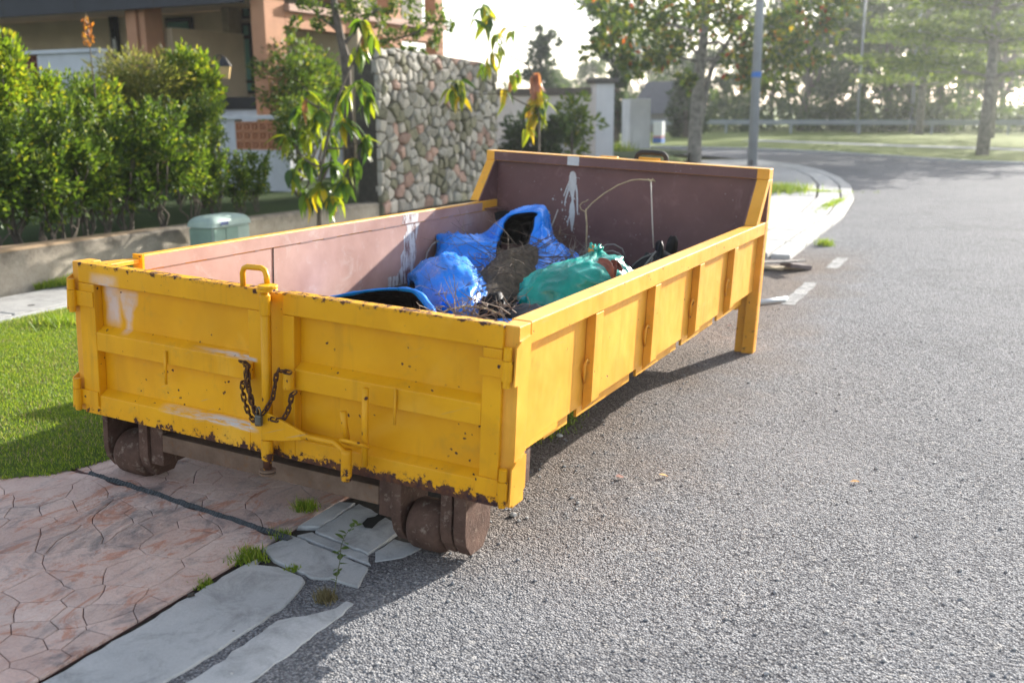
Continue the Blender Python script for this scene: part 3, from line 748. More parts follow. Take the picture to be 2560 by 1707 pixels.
# ------------------------------------------------------------------ skip: corner posts, doors, lock
for s in (0, 1):
    x0, x1 = ((0.0, 0.075) if s == 0 else (2.272, W_))
    MB().box(x0, x1, 0.020, 0.125, 0.0, 0.733).build('corner_post', M_SIDE, skip, bevel=0.005)
    xs0, xs1 = ((0.0755, 0.10) if s == 0 else (2.245, 2.2715))
    MB().box(xs0, xs1, 0.066, 0.110, 0.05, 0.70).build('post_rebate', M_HARD, skip)
def door(x0, x1, st0, st1):
    d = MB().box(x0, x1, 0.048, 0.058, 0.02, 0.72).build('door', M_PANEL, skip)
    mt = M_DOOR
    def bar(nm, a, b_, z0, z1, y0=0.0, tilt=0.0):
        m = MB()
        m.prism([(a, y0, z0), (a, 0.0475, z0), (a, 0.0475, z1 + 0.018 * tilt), (a, y0, z1 - 0.010 * tilt)], (b_ - a, 0, 0))
        m.build(nm, mt, d, bevel=0.003)
    MB().box(x0, x1, 0.0, 0.064, 0.640, 0.735).build('door_top_bar', mt, d, bevel=0.006)
    MB().box(x0, st0, 0.0, 0.0475, 0.0, 0.6395).build('door_stile', mt, d, bevel=0.004)
    MB().box(st1, x1, 0.0, 0.0475, 0.0, 0.6395).build('door_stile', mt, d, bevel=0.004)
    bar('door_middle_bar', st0 + 0.0005, st1 - 0.0005, 0.322, 0.420, 0.001, 1)
    bar('door_bottom_bar', st0 + 0.0005, st1 - 0.0005, 0.0, 0.108, 0.001, 1)
    MB().box(x0 + 0.01, x1 - 0.01, 0.0585, 0.066, 0.0, 0.09).build('door_sill', mt, d)
    return d
dl = door(0.055, 1.184, 0.155, 1.068)
dr = door(1.252, 2.292, 1.312, 2.208)
MB().box(1.1855, 1.2505, 0.008, 0.050, 0.0, 0.728).build('door_overlap_strip', M_DOOR, dr, bevel=0.002)
def rod(name, pts, r, parent, m=M_HARD, n=10): return MB().tube(pts, r, n).build(name, m, parent, smooth=True)
def hinge(parent, s, zc):
    x = 2.322 if s else 0.028
    sg = 1 if s else -1
    h = MB().cyl((x, -0.016, zc - 0.035), (x, -0.016, zc + 0.045), 0.022, 14).build('hinge', M_HARD, parent, smooth=False)
    MB().cyl((x, -0.016, zc + 0.0465), (x, -0.016, zc + 0.095), 0.017, 14).build('hinge_knuckle', M_HARD, h)
    MB().cyl((x, -0.016, zc - 0.062), (x, -0.016, zc - 0.0365), 0.016, 14).build('hinge_knuckle', M_HARD, h)
    a, b_ = sorted((x - sg * 0.012, x - sg * 0.125))
    MB().box(a, b_, -0.0085, -0.0005, zc - 0.03, zc + 0.042).build('hinge_strap', M_HARD, h, bevel=0.002)
    xo = (W_ + 0.0005, W_ + 0.0075) if s else (-0.0075, -0.0005)
    MB().prism([(xo[0], -0.018, zc - 0.055), (xo[0], 0.04, zc - 0.05), (xo[0], 0.118, zc - 0.015), (xo[0], 0.118, zc + 0.125), (xo[0], 0.03, zc + 0.115), (xo[0], -0.01, zc + 0.095)], (xo[1] - xo[0], 0, 0)).build('hinge_plate', M_SIDE, h)
for s, d in ((0, dl), (1, dr)):
    hinge(d, s, 0.560); hinge(d, s, 0.075)
# lock bar and lever
lk = MB().tube([(1.206, -0.055, -0.06), (1.206, -0.055, 0.735)], 0.0185, 14).build('lock_bar', M_HARD, skip, smooth=True)
MB().cyl((1.206, -0.055, 0.642), (1.206, -0.055, 0.728), 0.0235, 16).build('lock_sleeve', M_HARD, lk, bevel=0.002)
MB().cyl((1.206, -0.055, 0.000), (1.206, -0.055, 0.092), 0.0255, 16).build('lock_sleeve', M_HARD, lk, bevel=0.002)
MB().cyl((1.206, -0.055, 0.742), (1.206, -0.055, 0.755), 0.034, 16).cyl((1.215, -0.045, 0.7555), (1.215, -0.045, 0.770), 0.042, 16).build('lock_cap', M_HARD, lk, bevel=0.003)
MB().cyl((1.206, -0.055, -0.052), (1.206, -0.055, -0.042), 0.036, 16).cyl((1.206, -0.055, -0.066), (1.206, -0.055, -0.056), 0.036, 16).build('lock_collar', M_RUSTB, lk, bevel=0.002)
for z in (0.70, 0.03):
    MB().box(1.175, 1.195, -0.050, -0.0005, z - 0.014, z + 0.014).build('lock_bracket', M_HARD, lk)
MB().prism([(1.190, -0.062, 0.093), (1.305, -0.062, 0.110), (1.425, -0.062, 0.139), (1.425, -0.062, 0.164), (1.226, -0.062, 0.222), (1.190, -0.062, 0.205)], (0, -0.014, 0)).build('lever_plate', M_HARD, lk, bevel=0.003)
rod('lever_rod', [(1.40, -0.070, 0.151), (1.50, -0.074, 0.153), (1.575, -0.080, 0.157), (1.605, -0.088, 0.148), (1.640, -0.092, 0.126), (1.644, -0.092, 0.10)], 0.0125, lk)
sl = []
for k in range(9): sl.append((1.642, -0.088, 0.140 - 0.128 * k / 8))
MB().tube(sl + [(1.642, -0.088, 0.006), (1.642, -0.088, 0.001)], [0.0235] * 9 + [0.019, 0.008], 16).build('lever_socket', M_HARD, dr, smooth=True)
rod('pry_bar', [(1.617, -0.075, 0.296), (1.622, -0.074, 0.24), (1.632, -0.070, 0.172)], 0.0145, dr)
rod('pry_bar', [(1.722, -0.072, 0.412), (1.720, -0.070, 0.25), (1.714, -0.060, 0.076)], 0.0140, dr)
rod('weld_rod', [(1.822, -0.006, 0.408), (1.820, -0.006, 0.258)], 0.0065, dr)
rod('weld_rod', [(0.592, -0.006, 0.385), (0.588, -0.006, 0.228)], 0.0070, dl)
rg = [(1.672 + 0.060 * math.cos(a), -0.075 + 0.045 * math.sin(a), 0.168 - 0.024 * math.sin(a) - 0.0) for a in [2 * math.pi * k / 20 for k in range(20)]]
MB().tube(rg, 0.0085, 7, close=True).build('locking_ring', M_HARD, dr, smooth=True)
rod('grab_handle', [(1.036, 0.012, 0.735), (1.036, 0.010, 0.795), (1.046, 0.008, 0.815), (1.065, 0.006, 0.823), (1.150, -0.004, 0.828), (1.172, -0.010, 0.821), (1.186, -0.016, 0.800), (1.192, -0.020, 0.766)], 0.0125, dl)
MB().cyl((1.082, -0.020, 0.338), (1.082, -0.020, 0.412), 0.0225, 14).build('chain_lug', M_HARD, dl)
MB().cyl((1.300, -0.022, 0.330), (1.300, -0.022, 0.405), 0.0260, 14).build('chain_lug', M_HARD, dr)

# ------------------------------------------------------------------ skip: rollers and front under-beam
def bracket(parent, x0, x1, rn='roller_bracket'):
    return MB().prism([(x0, 0.085, 0.0), (x0, 0.085, -0.20), (x0, 0.10, -0.255), (x0, 0.145, -0.312), (x0, 0.255, -0.312), (x0, 0.315, -0.24), (x0, 0.315, 0.0)], (x1 - x0, 0, 0)).build(rn, M_RUST, parent, bevel=0.003)
for (a0, a1, r0, r1, b0, b1) in ((0.068, 0.100, 0.106, 0.300, 0.306, 0.362), (1.752, 1.800, 1.808, 1.985, 1.992, 2.045)):
    br = bracket(skip, a0, a1); bracket(skip, b0, b1)
    zc = -0.238; rr = 0.112
    prof = [(r0, 0.03), (r0, 0.085), (r0 + 0.012, 0.104), (r0 + 0.03, rr), ((r0 + r1) / 2, rr + 0.001), (r1 - 0.03, rr), (r1 - 0.010, 0.104), (r1, 0.085), (r1, 0.03)]
    m = MB(); n = 28
    vs_ = [(x, 0.200 + q * math.cos(2 * math.pi * k / n), zc + q * math.sin(2 * math.pi * k / n)) for x, q in prof for k in range(n)]
    m.add(vs_, [(i * n + k, i * n + (k + 1) % n, (i + 1) * n + (k + 1) % n, (i + 1) * n + k) for i in range(len(prof) - 1) for k in range(n)])
    rl = m.build('roller', M_RUST, skip, smooth=True)
    MB().cyl((a0 - 0.012, 0.2, zc), (b1 + 0.012, 0.2, zc), 0.032, 14).build('axle', M_RUST, rl)
bracket(skip, 2.055, 2.112)
MB().box(0.367, 0.445, 0.10, 0.30, -0.235, 0.0).build('roller_bracket', M_RUST, skip, bevel=0.003)
MB().box(1.680, 1.748, 0.10, 0.30, -0.205, 0.0).build('roller_bracket', M_RUST, skip, bevel=0.003)
MB().box(0.446, 1.679, 0.098, 0.185, -0.160, -0.075).build('front_under_beam', M_RUSTB, skip, bevel=0.004)
MB().box(0.06, 2.28, 0.075, 0.33, 0.001, 0.164).build('front_sill_beam', M_RUST, skip)

# ------------------------------------------------------------------ chain and padlock on the doors
def chain_links(path, step=0.027):
    pts = []; acc = 0.0
    P = [Vector(p) for p in path]; out = []
    d = 0.0; seg = 0; pos = P[0].copy()
    tot = sum((b_ - a).length for a, b_ in zip(P[:-1], P[1:])); n = int(tot / step)
    def at(s):
        for a, b_ in zip(P[:-1], P[1:]):
            l = (b_ - a).length
            if s <= l: return a + (b_ - a) * (s / l), (b_ - a).normalized()
            s -= l
        return P[-1], (P[-1] - P[-2]).normalized()
    return [at((k + 0.5) * step) for k in range(n)]
lm = MB(); ln = []
for k in range(16):
    a = 2 * math.pi * k / 16; ln.append((0.0085 * math.sin(a), 0, 0.0085 * math.cos(a) + (0.0105 if math.cos(a) > 0 else -0.0105)))
lm.tube(ln, 0.0040, 6, close=True)
link_me = mesh_of(lm, 'link', M_CHAIN, True)
chain = empty('door_chain'); chain.matrix_world = SK
tag(chain, 'rusty steel chain draped round the lugs where the two doors meet', 'chain')
paths = [[(1.060, -0.046, 0.417), (1.085, -0.050, 0.418), (1.104, -0.050, 0.405), (1.108, -0.052, 0.36), (1.112, -0.056, 0.31), (1.130, -0.066, 0.26), (1.165, -0.078, 0.215), (1.197, -0.088, 0.195)],
         [(1.100, -0.048, 0.405), (1.094, -0.050, 0.37), (1.102, -0.056, 0.33), (1.125, -0.062, 0.29), (1.150, -0.076, 0.24), (1.190, -0.088, 0.21)],
         [(1.098, -0.046, 0.335), (1.072, -0.046, 0.325), (1.068, -0.046, 0.29), (1.080, -0.048, 0.245), (1.100, -0.052, 0.205), (1.130, -0.060, 0.175), (1.165, -0.074, 0.163), (1.195, -0.086, 0.170)],
         [(1.330, -0.050, 0.410), (1.300, -0.052, 0.412), (1.268, -0.052, 0.408), (1.258, -0.052, 0.385), (1.252, -0.054, 0.34), (1.245, -0.060, 0.29), (1.225, -0.078, 0.24), (1.208, -0.086, 0.215)],
         [(1.348, -0.038, 0.325), (1.332, -0.044, 0.312), (1.325, -0.044, 0.275), (1.312, -0.046, 0.235), (1.300, -0.058, 0.205), (1.270, -0.078, 0.200), (1.235, -0.084, 0.205)]]
for p in paths:
    for i, (q, t) in enumerate(chain_links(p)):
        o = link_copy(link_me, 'link', chain, q)
        qt = t.to_track_quat('Z', 'Y'); o.rotation_mode = 'QUATERNION'
        from mathutils import Quaternion
        o.rotation_quaternion = qt @ Quaternion((0, 0, 1), R(45 if i % 2 else -45))
pl = empty('padlock'); pl.matrix_world = SK
tag(pl, 'small dull padlock hanging in the middle of the door chain', 'padlock')
MB().box(1.186, 1.219, -0.112, -0.092, 0.168, 0.215).build('lock_body', M_STEEL, pl, bevel=0.005)
MB().tube([(1.193, -0.102, 0.212), (1.193, -0.102, 0.238), (1.198, -0.102, 0.248), (1.2025, -0.102, 0.251), (1.207, -0.102, 0.248), (1.212, -0.102, 0.238), (1.212, -0.102, 0.212)], 0.0035, 6).build('shackle', M_STEEL, pl, smooth=True)

# ------------------------------------------------------------------ what lies in the skip
def plastic(name, c, rough=0.28, dark=0.6, wr=7.0, trans=0.0, spec=0.3):
    m, nt, b = mat(name, rough, 0.0, spec)
    co = obj_co(nt)
    cc = mix(nt, rng(nt, noi(nt, co, 5.0, 5.0, 0.6), 0.3, 0.7), tuple(x * dark for x in c), c)
    dust = rng(nt, noi(nt, co, 11.0, 6.0, 0.7), 0.66, 0.82, 0.0, 0.06)
    cc = mix(nt, dust, cc, (0.35, 0.33, 0.30))
    setc(nt, b, cc)
    nt.links.new(rng(nt, noi(nt, co, 9.0, 5.0), 0.3, 0.75, rough * 0.7, rough * 1.7), b.inputs['Roughness'])
    st = nd(nt, 'ShaderNodeVectorMath', {0: co, 1: (1.0, 1.0, 0.55)}, operation='MULTIPLY').outputs[0]
    h = mth(nt, 'ADD', noi(nt, st, wr, 3.0, 0.5, 1.2), mth(nt, 'MULTIPLY', noi(nt, st, wr * 3.0, 3.0, 0.55, 1.5), 0.35))
    bump(nt, b, h, 0.30, 0.05)
    return m
M_BLUE = plastic("blue_tarpaulin", (0.001, 0.235, 0.90), 0.27, 0.85, 3.6, spec=0.42)
M_BLKPL = plastic('black_plastic', (0.005, 0.005, 0.006), 0.45, 0.6, 9.0, spec=0.12)
M_TEAL = plastic("teal_bin_bag", (0.003, 0.40, 0.32), 0.22, 0.45, 5.0, spec=0.5)
M_GREYPL = plastic('charcoal_bag', (0.045, 0.052, 0.062), 0.40, 0.6, 9.0)
M_DIRT = simple('fibrous_soil', (0.105, 0.080, 0.055), 0.95, 0.6, 22, 0.05, 60)
M_TWIG = simple('dry_twig', (0.105, 0.080, 0.060), 0.9, 0.4, 14)
M_STICK = simple('pale_dry_stem', (0.36, 0.29, 0.17), 0.8, 0.3, 20)
M_LEAFBR = simple('brown_dead_leaf', (0.22, 0.075, 0.045), 0.6, 0.3, 20)
M_ORANGE = simple('orange_dead_leaf', (0.55, 0.26, 0.06), 0.6, 0.25, 30)
M_WIRE = simple('grey_bent_wire', (0.19, 0.18, 0.165), 0.6, 0.25, 30)

def cr(p0, p1, p2, p3, t):
    return 0.5 * ((2 * p1) + (p2 - p0) * t + (2 * p0 - 5 * p1 + 4 * p2 - p3) * t * t + (3 * p1 - p0 - 3 * p2 + p3) * t ** 3)
def spline(P, n):
    out = []
    for i in range(len(P) - 1):
        a = P[max(0, i - 1)]; b_ = P[i]; c = P[i + 1]; d = P[min(len(P) - 1, i + 2)]
        for k in range(n): out.append(cr(a, b_, c, d, k / n))
    return out + [P[-1].copy()]
def patch(rows, n=10, amp=0.012, seed=1, fold=16.0):
    rows = [[Vector(p) for p in r] for r in rows]
    rows = [spline(r, n) for r in rows]
    cols = [spline([rows[i][j] for i in range(len(rows))], n) for j in range(len(rows[0]))]
    G = [[cols[j][i] for j in range(len(cols))] for i in range(len(cols[0]))]
    H = []
    for i in range(len(G)):
        r = []
        for j in range(len(G[0])):
            a = G[max(0, i - 1)][j]; b_ = G[min(len(G) - 1, i + 1)][j]; c = G[i][max(0, j - 1)]; d = G[i][min(len(G[0]) - 1, j + 1)]
            nn = (b_ - a).cross(d - c)
            nn = nn.normalized() if nn.length > 1e-9 else Vector((0, 0, 1))
            p = G[i][j]
            q = Vector((p.x + 0.08 * nz(p, 5.0, seed + 7), p.y, p.z + 0.08 * nz(p, 5.0, seed + 8))); w = 2.4 * (1 - abs(nz(q, fold * 0.22, seed))) ** 6 + 0.55 * (1 - abs(nz(q, fold * 0.6, seed + 3))) ** 5 + 1.2 * nz(p, fold * 0.16, seed + 1) - 0.8
            r.append(p + nn * amp * w)
        H.append(r)
    return H
def pxrows(rows): return [[sk_y(x, y, Y) for x, y, Y in r] for r in rows]
def sheet3(name, rows, m, parent, amp=0.012, seed=1, thick=0.006, n=10, split=None, fold=16.0):
    H = patch(rows, n, amp, seed, fold); mb = MB()
    if split is None: mb.grid(H)
    else:
        k = split * n; mb.mi = 0; mb.grid(H[:k + 1]); mb.mi = 1; mb.grid(H[k:])
    o = mb.build(name, m, parent, smooth=True)
    if split is not None:
        bm = bmesh.new(); bm.from_mesh(o.data); bmesh.ops.remove_doubles(bm, verts=bm.verts, dist=1e-5); bm.to_mesh(o.data); bm.free()
    sm = o.modifiers.new('thickness', 'SOLIDIFY'); sm.thickness = thick; sm.offset = 0
    return o
def content(name, label, cat, group=None):
    o = empty(name); o.matrix_world = SK; return tag(o, label, cat, group)
tarp = content('blue_tarpaulin', 'crumpled blue tarpaulin with black lining folded round a heap of soil', 'tarpaulin')
sheet3('near_flap', pxrows([
    [(790, 760, 1.75), (865, 742, 1.85), (955, 727, 1.95), (1030, 728, 2.00), (1072, 760, 1.90), (1095, 800, 1.75)],
    [(795, 752, 1.62), (868, 734, 1.72), (957, 722, 1.82), (1037, 725, 1.85), (1080, 765, 1.75), (1100, 808, 1.62)],
    [(798, 756, 1.605), (868, 738, 1.705), (956, 727, 1.805), (1028, 730, 1.835), (1064, 768, 1.745), (1086, 810, 1.605)],
    [(805, 790, 1.75), (870, 778, 1.85), (955, 770, 1.95), (1015, 770, 1.95), (1048, 795, 1.85), (1070, 828, 1.75)],
    [(810, 830, 1.80), (870, 820, 1.90), (955, 812, 2.00), (1010, 812, 2.00), (1040, 828, 1.90), (1060, 850, 1.80)]]), [M_BLUE, M_BLKPL], tarp, 0.004, 2, split=2)
sheet3('front_fold', pxrows([
    [(1020, 735, 2.95), (1055, 672, 3.0), (1110, 664, 2.95), (1170, 680, 2.9), (1232, 745, 2.8)],
    [(1033, 703, 2.62), (1058, 652, 2.62), (1110, 645, 2.55), (1165, 662, 2.5), (1222, 722, 2.45)],
    [(1042, 735, 2.38), (1072, 706, 2.28), (1125, 700, 2.15), (1172, 714, 2.12), (1216, 748, 2.18)],
    [(1066, 770, 2.20), (1094, 756, 2.02), (1140, 754, 1.92), (1182, 762, 1.95), (1210, 776, 2.05)],
    [(1082, 815, 2.10), (1106, 815, 1.96), (1146, 816, 1.88), (1182, 812, 1.92), (1204, 806, 2.02)]]), M_BLUE, tarp, 0.020, 4)
sheet3('left_fold', pxrows([
    [(1088, 625, 3.75), (1108, 600, 3.75), (1135, 597, 3.75), (1190, 602, 3.7), (1252, 615, 3.6)],
    [(1096, 590, 3.35), (1118, 586, 3.30), (1142, 587, 3.22), (1192, 593, 3.2), (1243, 606, 3.2)],
    [(1088, 640, 3.18), (1108, 640, 3.02), (1138, 640, 2.98), (1190, 646, 2.98), (1238, 655, 3.0)],
    [(1078, 705, 3.1), (1100, 705, 2.95), (1140, 705, 2.9), (1190, 705, 2.9), (1233, 702, 2.95)],
    [(1074, 745, 3.05), (1100, 745, 2.92), (1140, 745, 2.88), (1190, 745, 2.88), (1230, 742, 2.92)]]), M_BLUE, tarp, 0.016, 6)
sheet3('hood', pxrows([
    [(1158, 660, 3.95), (1196, 620, 4.0), (1250, 575, 4.05), (1308, 548, 4.05), (1366, 548, 4.05), (1380, 600, 4.0), (1400, 650, 3.9), (1410, 700, 3.7)],
    [(1162, 632, 3.60), (1198, 596, 3.62), (1253, 547, 3.66), (1309, 522, 3.68), (1361, 522, 3.68), (1373, 575, 3.62), (1392, 625, 3.5), (1400, 690, 3.2)],
    [(1185, 640, 3.42), (1222, 606, 3.42), (1256, 562, 3.46), (1288, 534, 3.48), (1353, 528, 3.48), (1355, 570, 3.42), (1352, 622, 3.3), (1340, 690, 3.05)],
    [(1218, 650, 3.40), (1240, 612, 3.40), (1254, 570, 3.44), (1270, 540, 3.46), (1342, 533, 3.46), (1336, 562, 3.40), (1322, 608, 3.28), (1302, 690, 3.0)],
    [(1226, 655, 3.60), (1246, 620, 3.65), (1258, 580, 3.70), (1276, 556, 3.72), (1336, 550, 3.72), (1330, 575, 3.66), (1316, 615, 3.5), (1298, 690, 3.2)]]), [M_BLUE, M_BLKPL], tarp, 0.010, 8, split=3)
sheet3('black_lining', pxrows([
    [(1238, 535, 3.82), (1270, 528, 3.84), (1310, 545, 3.80), (1345, 524, 3.84), (1362, 530, 3.82)],
    [(1240, 570, 3.74), (1275, 568, 3.78), (1308, 572, 3.70), (1335, 565, 3.78), (1355, 570, 3.74)],
    [(1236, 610, 3.62), (1275, 606, 3.60), (1305, 610, 3.58), (1330, 606, 3.60), (1345, 612, 3.6)]]), M_BLKPL, tarp, 0.012, 9)
sheet3('right_fold', pxrows([
    [(1350, 540, 3.40), (1326, 602, 3.22), (1306, 680, 2.92), (1286, 750, 2.45), (1258, 790, 2.05)],
    [(1362, 560, 3.36), (1350, 630, 3.10), (1334, 700, 2.78), (1303, 765, 2.32), (1272, 803, 1.98)],
    [(1374, 578, 3.45), (1412, 630, 3.28), (1395, 690, 2.90), (1345, 752, 2.45), (1298, 812, 2.0)],
    [(1380, 600, 3.65), (1448, 645, 3.48), (1452, 690, 3.10), (1400, 770, 2.6), (1335, 820, 2.1)]]), M_BLUE, tarp, 0.020, 11)
sheet3('near_corner', pxrows([
    [(1180, 826, 1.95), (1215, 803, 2.0), (1255, 792, 2.0), (1292, 800, 1.9)],
    [(1185, 822, 1.80), (1220, 808, 1.82), (1262, 803, 1.82), (1296, 812, 1.76)],
    [(1190, 845, 1.75), (1225, 838, 1.75), (1262, 836, 1.75), (1296, 842, 1.7)]]), M_BLUE, tarp, 0.012, 13)
# soil heap inside the tarpaulin
H = []
for i in range(34):
    r = []
    for j in range(26):
        x = 0.50 + 0.90 * j / 25; y = 1.75 + 2.05 * i / 33
        d = ((x - (0.98 - 0.10 * (y - 2.6))) / 0.27) ** 2 + ((y - 3.05) / 0.75) ** 2
        z = 0.205 + 0.35 * math.exp(-d * 0.9) + 0.035 * nz((x, y, 0), 7.0, 3) + 0.022 * nz((x, y, 0), 22.0, 5)
        r.append((x, y, max(0.201, z)))
    H.append(r)
o = MB().grid(H).build('soil_heap', M_DIRT, smooth=True); o.matrix_world = SK
tag(o, 'heap of brown fibrous soil lying in the blue tarpaulin', 'soil')
rd = random.Random(12)
def twig(mb, p, d, L, r0, kids=2, bend=0.25):
    pts = [p.copy()]; q = p.copy(); d = d.normalized()
    n = 4
    for k in range(n):
        d = (d + Vector((rd.gauss(0, bend), rd.gauss(0, bend), rd.gauss(0, bend * 0.7)))).normalized()
        q = q + d * (L / n); pts.append(q.copy())
    mb.tube(pts, [r0 * (1 - 0.75 * k / n) for k in range(n + 1)], 4, cap=False)
    for k in range(kids):
        a = pts[rd.randint(1, n - 1)]
        twig(mb, a, d + Vector((rd.gauss(0, .8), rd.gauss(0, .8), rd.gauss(0, .5))), L * rd.uniform(.3, .6), r0 * 0.6, 0 if kids < 2 else 1, bend)
tw = MB()
for k in range(105):
    x = rd.gauss(1.02, 0.15); y = rd.uniform(2.0, 3.3)
    z = 0.25 + 0.30 * math.exp(-((x - 0.98) / 0.3) ** 2 - ((y - 3.0) / 0.8) ** 2) + rd.uniform(0, 0.06)
    a = rd.uniform(0, 6.28)
    twig(tw, Vector((x, y, z)), Vector((math.cos(a), math.sin(a), rd.uniform(-0.15, 0.45))), rd.uniform(0.12, 0.34), rd.uniform(0.0022, 0.0042), 2, 0.3)
for (x, y, Y, dx, dz) in ((1330, 640, 3.0, 1, .35), (1345, 650, 3.0, 1, .2), (1350, 660, 2.9, 1, .1), (1320, 630, 3.0, .9, .6), (1210, 690, 2.6, -1, .3), (1220, 700, 2.5, -1, .1), (1195, 720, 2.35, -1, .25), (1160, 740, 2.2, -.8, -.1), (1225, 650, 2.9, -.7, .5), (1360, 655, 2.9, 1, 0.05)):
    p = sk_y(x, y, Y)
    for q in range(2): twig(tw, p + Vector((rd.gauss(0, .03), rd.gauss(0, .05), 0.02)), Vector((dx, rd.uniform(-.5, .3), dz)), rd.uniform(.25, .42), 0.0032, 3, 0.16)
o = tw.build('dry_twigs', M_TWIG); o.matrix_world = SK
tag(o, 'tangle of thin dry grey twigs over the soil heap', 'twigs', kind='stuff')
tw = MB()
for k in range(46):
    p = sk_y(rd.uniform(1085, 1290), rd.uniform(778, 815), rd.uniform(1.6, 2.0))
    a = rd.uniform(0, 6.28)
    twig(tw, p, Vector((math.cos(a), 0.4 * math.sin(a), rd.uniform(-0.1, 0.7))), rd.uniform(0.14, 0.34), rd.uniform(0.003, 0.006), 2, 0.3)
for k in range(26):
    p = sk_y(rd.uniform(1420, 1500), rd.uniform(640, 660), rd.uniform(3.0, 3.6))
    twig(tw, p, Vector((rd.uniform(-.8, .8), 0, rd.uniform(0.2, 1))), rd.uniform(.08, .2), 0.003, 2, .35)
o = tw.build('bare_branches', simple('grey_branch', (0.22, 0.185, 0.15), 0.9, 0.35, 14)); o.matrix_world = SK
tag(o, 'thicker bare branches just inside the near doors', 'branches', kind='stuff')
rod('cane', [sk_y(*q) for q in [(1085, 792, 1.7), (1120, 775, 1.8), (1165, 765, 1.85), (1210, 770, 1.85), (1260, 790, 1.8)]], 0.006, None, M_STICK, 6)
o = bpy.context.scene.objects['cane']; o.matrix_world = SK; tag(o, 'long pale bent cane lying across the front blue fold', 'cane')
# black plastic heap in front of the twigs, charcoal bag by the near side
bp = content('black_bag', 'crushed black plastic bag under the bare branches', 'bag')
sheet3('film', pxrows([
    [(1160, 790, 2.5), (1195, 752, 2.5), (1230, 738, 2.45), (1270, 752, 2.4), (1300, 790, 2.3)],
    [(1165, 800, 2.2), (1200, 765, 2.15), (1235, 752, 2.1), (1270, 765, 2.1), (1298, 800, 2.05)],
    [(1170, 818, 1.95), (1200, 795, 1.9), (1238, 788, 1.88), (1270, 795, 1.9), (1296, 815, 1.9)],
    [(1175, 850, 1.9), (1205, 845, 1.85), (1240, 842, 1.82), (1270, 845, 1.85), (1296, 850, 1.85)]]), M_BLKPL, bp, 0.03, 15)
cb = content('charcoal_bag', 'dark charcoal bag wedged in the corner beside the near side rail', 'bag')
sheet3('film', pxrows([
    [(1248, 805, 2.2), (1275, 778, 2.3), (1310, 765, 2.35), (1345, 768, 2.35), (1385, 785, 2.3)],
    [(1252, 815, 1.95), (1282, 788, 2.0), (1315, 772, 2.05), (1350, 776, 2.1), (1388, 795, 2.1)],
    [(1258, 842, 1.8), (1290, 822, 1.82), (1322, 810, 1.85), (1355, 812, 1.9), (1390, 822, 1.95)],
    [(1262, 880, 1.78), (1292, 870, 1.8), (1325, 862, 1.82), (1358, 862, 1.88), (1392, 868, 1.93)]]), M_GREYPL, cb, 0.02, 17)
# teal bin bag: a slumped sack tied at the neck
tb = content('teal_bag', 'full teal green bin bag with its neck tied lying by the near side', 'bag')
A = sk_y(1300, 752, 2.35); B = sk_y(1588, 698, 2.75); Cn = sk_y(1488, 634, 2.85)
ax = (B - A); half = ax.length / 2; ctr = (A + B) / 2; ctr.z -= 0.02; ax.normalize()
side = Vector((0, 0, 1)).cross(ax).normalized(); upv = ax.cross(side).normalized()
neck = (Cn - ctr)
mb = MB(); nu, nv = 80, 110; vs_ = []
for i in range(nu + 1):
    th = math.pi * i / nu
    for j in range(nv):
        ph = 2 * math.pi * j / nv
        d = ax * (-math.cos(th)) * half + (side * math.cos(ph) * 0.30 + upv * math.sin(ph) * 0.205) * (math.sin(th) ** 0.62) * (1.0 - 0.12 * math.cos(th))
        u = d.normalized(); nk_ = u.dot(neck.normalized())
        ang = math.atan2((u - neck.normalized() * nk_).dot(side), (u - neck.normalized() * nk_).dot(ax))
        rip = 0.020 * (max(0, nk_ - 0.2) ** 0.7) * math.sin(ang * 13 + 3 * nz(u, 2.0)) 
        p = ctr + d * (1 + 0.09 * nz(d, 5.0, 2) + 0.09 * (1 - abs(nz(d, 5.5, 6))) ** 5 + 0.05 * (1 - abs(nz(d, 12.0, 4))) ** 4 - 0.05) + u * rip
        if nk_ > 0.70:
            t = ((nk_ - 0.70) / 0.30) ** 1.6; p = p.lerp(ctr + neck * (0.72 + 0.45 * t) + (p - ctr - neck * 0.75) * 0.42, t)
        if p.z < 0.203: p.z = 0.203
        vs_.append(p)
fs = [(i * nv + j, i * nv + (j + 1) % nv, (i + 1) * nv + (j + 1) % nv, (i + 1) * nv + j) for i in range(nu) for j in range(nv)]
mb.add(vs_, fs); mb.build('sack', M_TEAL, tb, smooth=True)
tip = ctr + neck * 1.02
mb = MB()
for k in range(9):
    a = k * 0.7; e = tip + Vector((0.05 * math.cos(a), 0.05 * math.sin(a), 0.03 + 0.03 * rd.random()))
    mb.tube([tip - neck * 0.12 + Vector((0.025 * math.cos(a), 0.025 * math.sin(a), 0)), tip, e], [0.022, 0.014, 0.010], 6)
mb.build('tied_neck', M_TEAL, tb, smooth=True)
dl_ = content('dead_leaf', 'curled reddish brown dead leaf lying on the teal bag', 'leaf')
def ribbon(name, pts, w, m, parent, curl=0.3):
    P = [Vector(p) for p in pts]; P = spline(P, 5); rows = []
    for i, p in enumerate(P):
        t = (P[min(i + 1, len(P) - 1)] - P[max(0, i - 1)]).normalized(); s_ = t.cross(Vector((0, -1, 0.4))).normalized(); nn = s_.cross(t)
        ww = w * math.sin(math.pi * (0.12 + 0.80 * i / (len(P) - 1)))
        rows.append([p + s_ * ww * k + nn * ww * curl * k * k for k in (-1, -.5, 0, .5, 1)])
    o = MB().grid(rows).build(name, m, parent, smooth=True)
    sm = o.modifiers.new('thickness', 'SOLIDIFY'); sm.thickness = 0.002
    return o
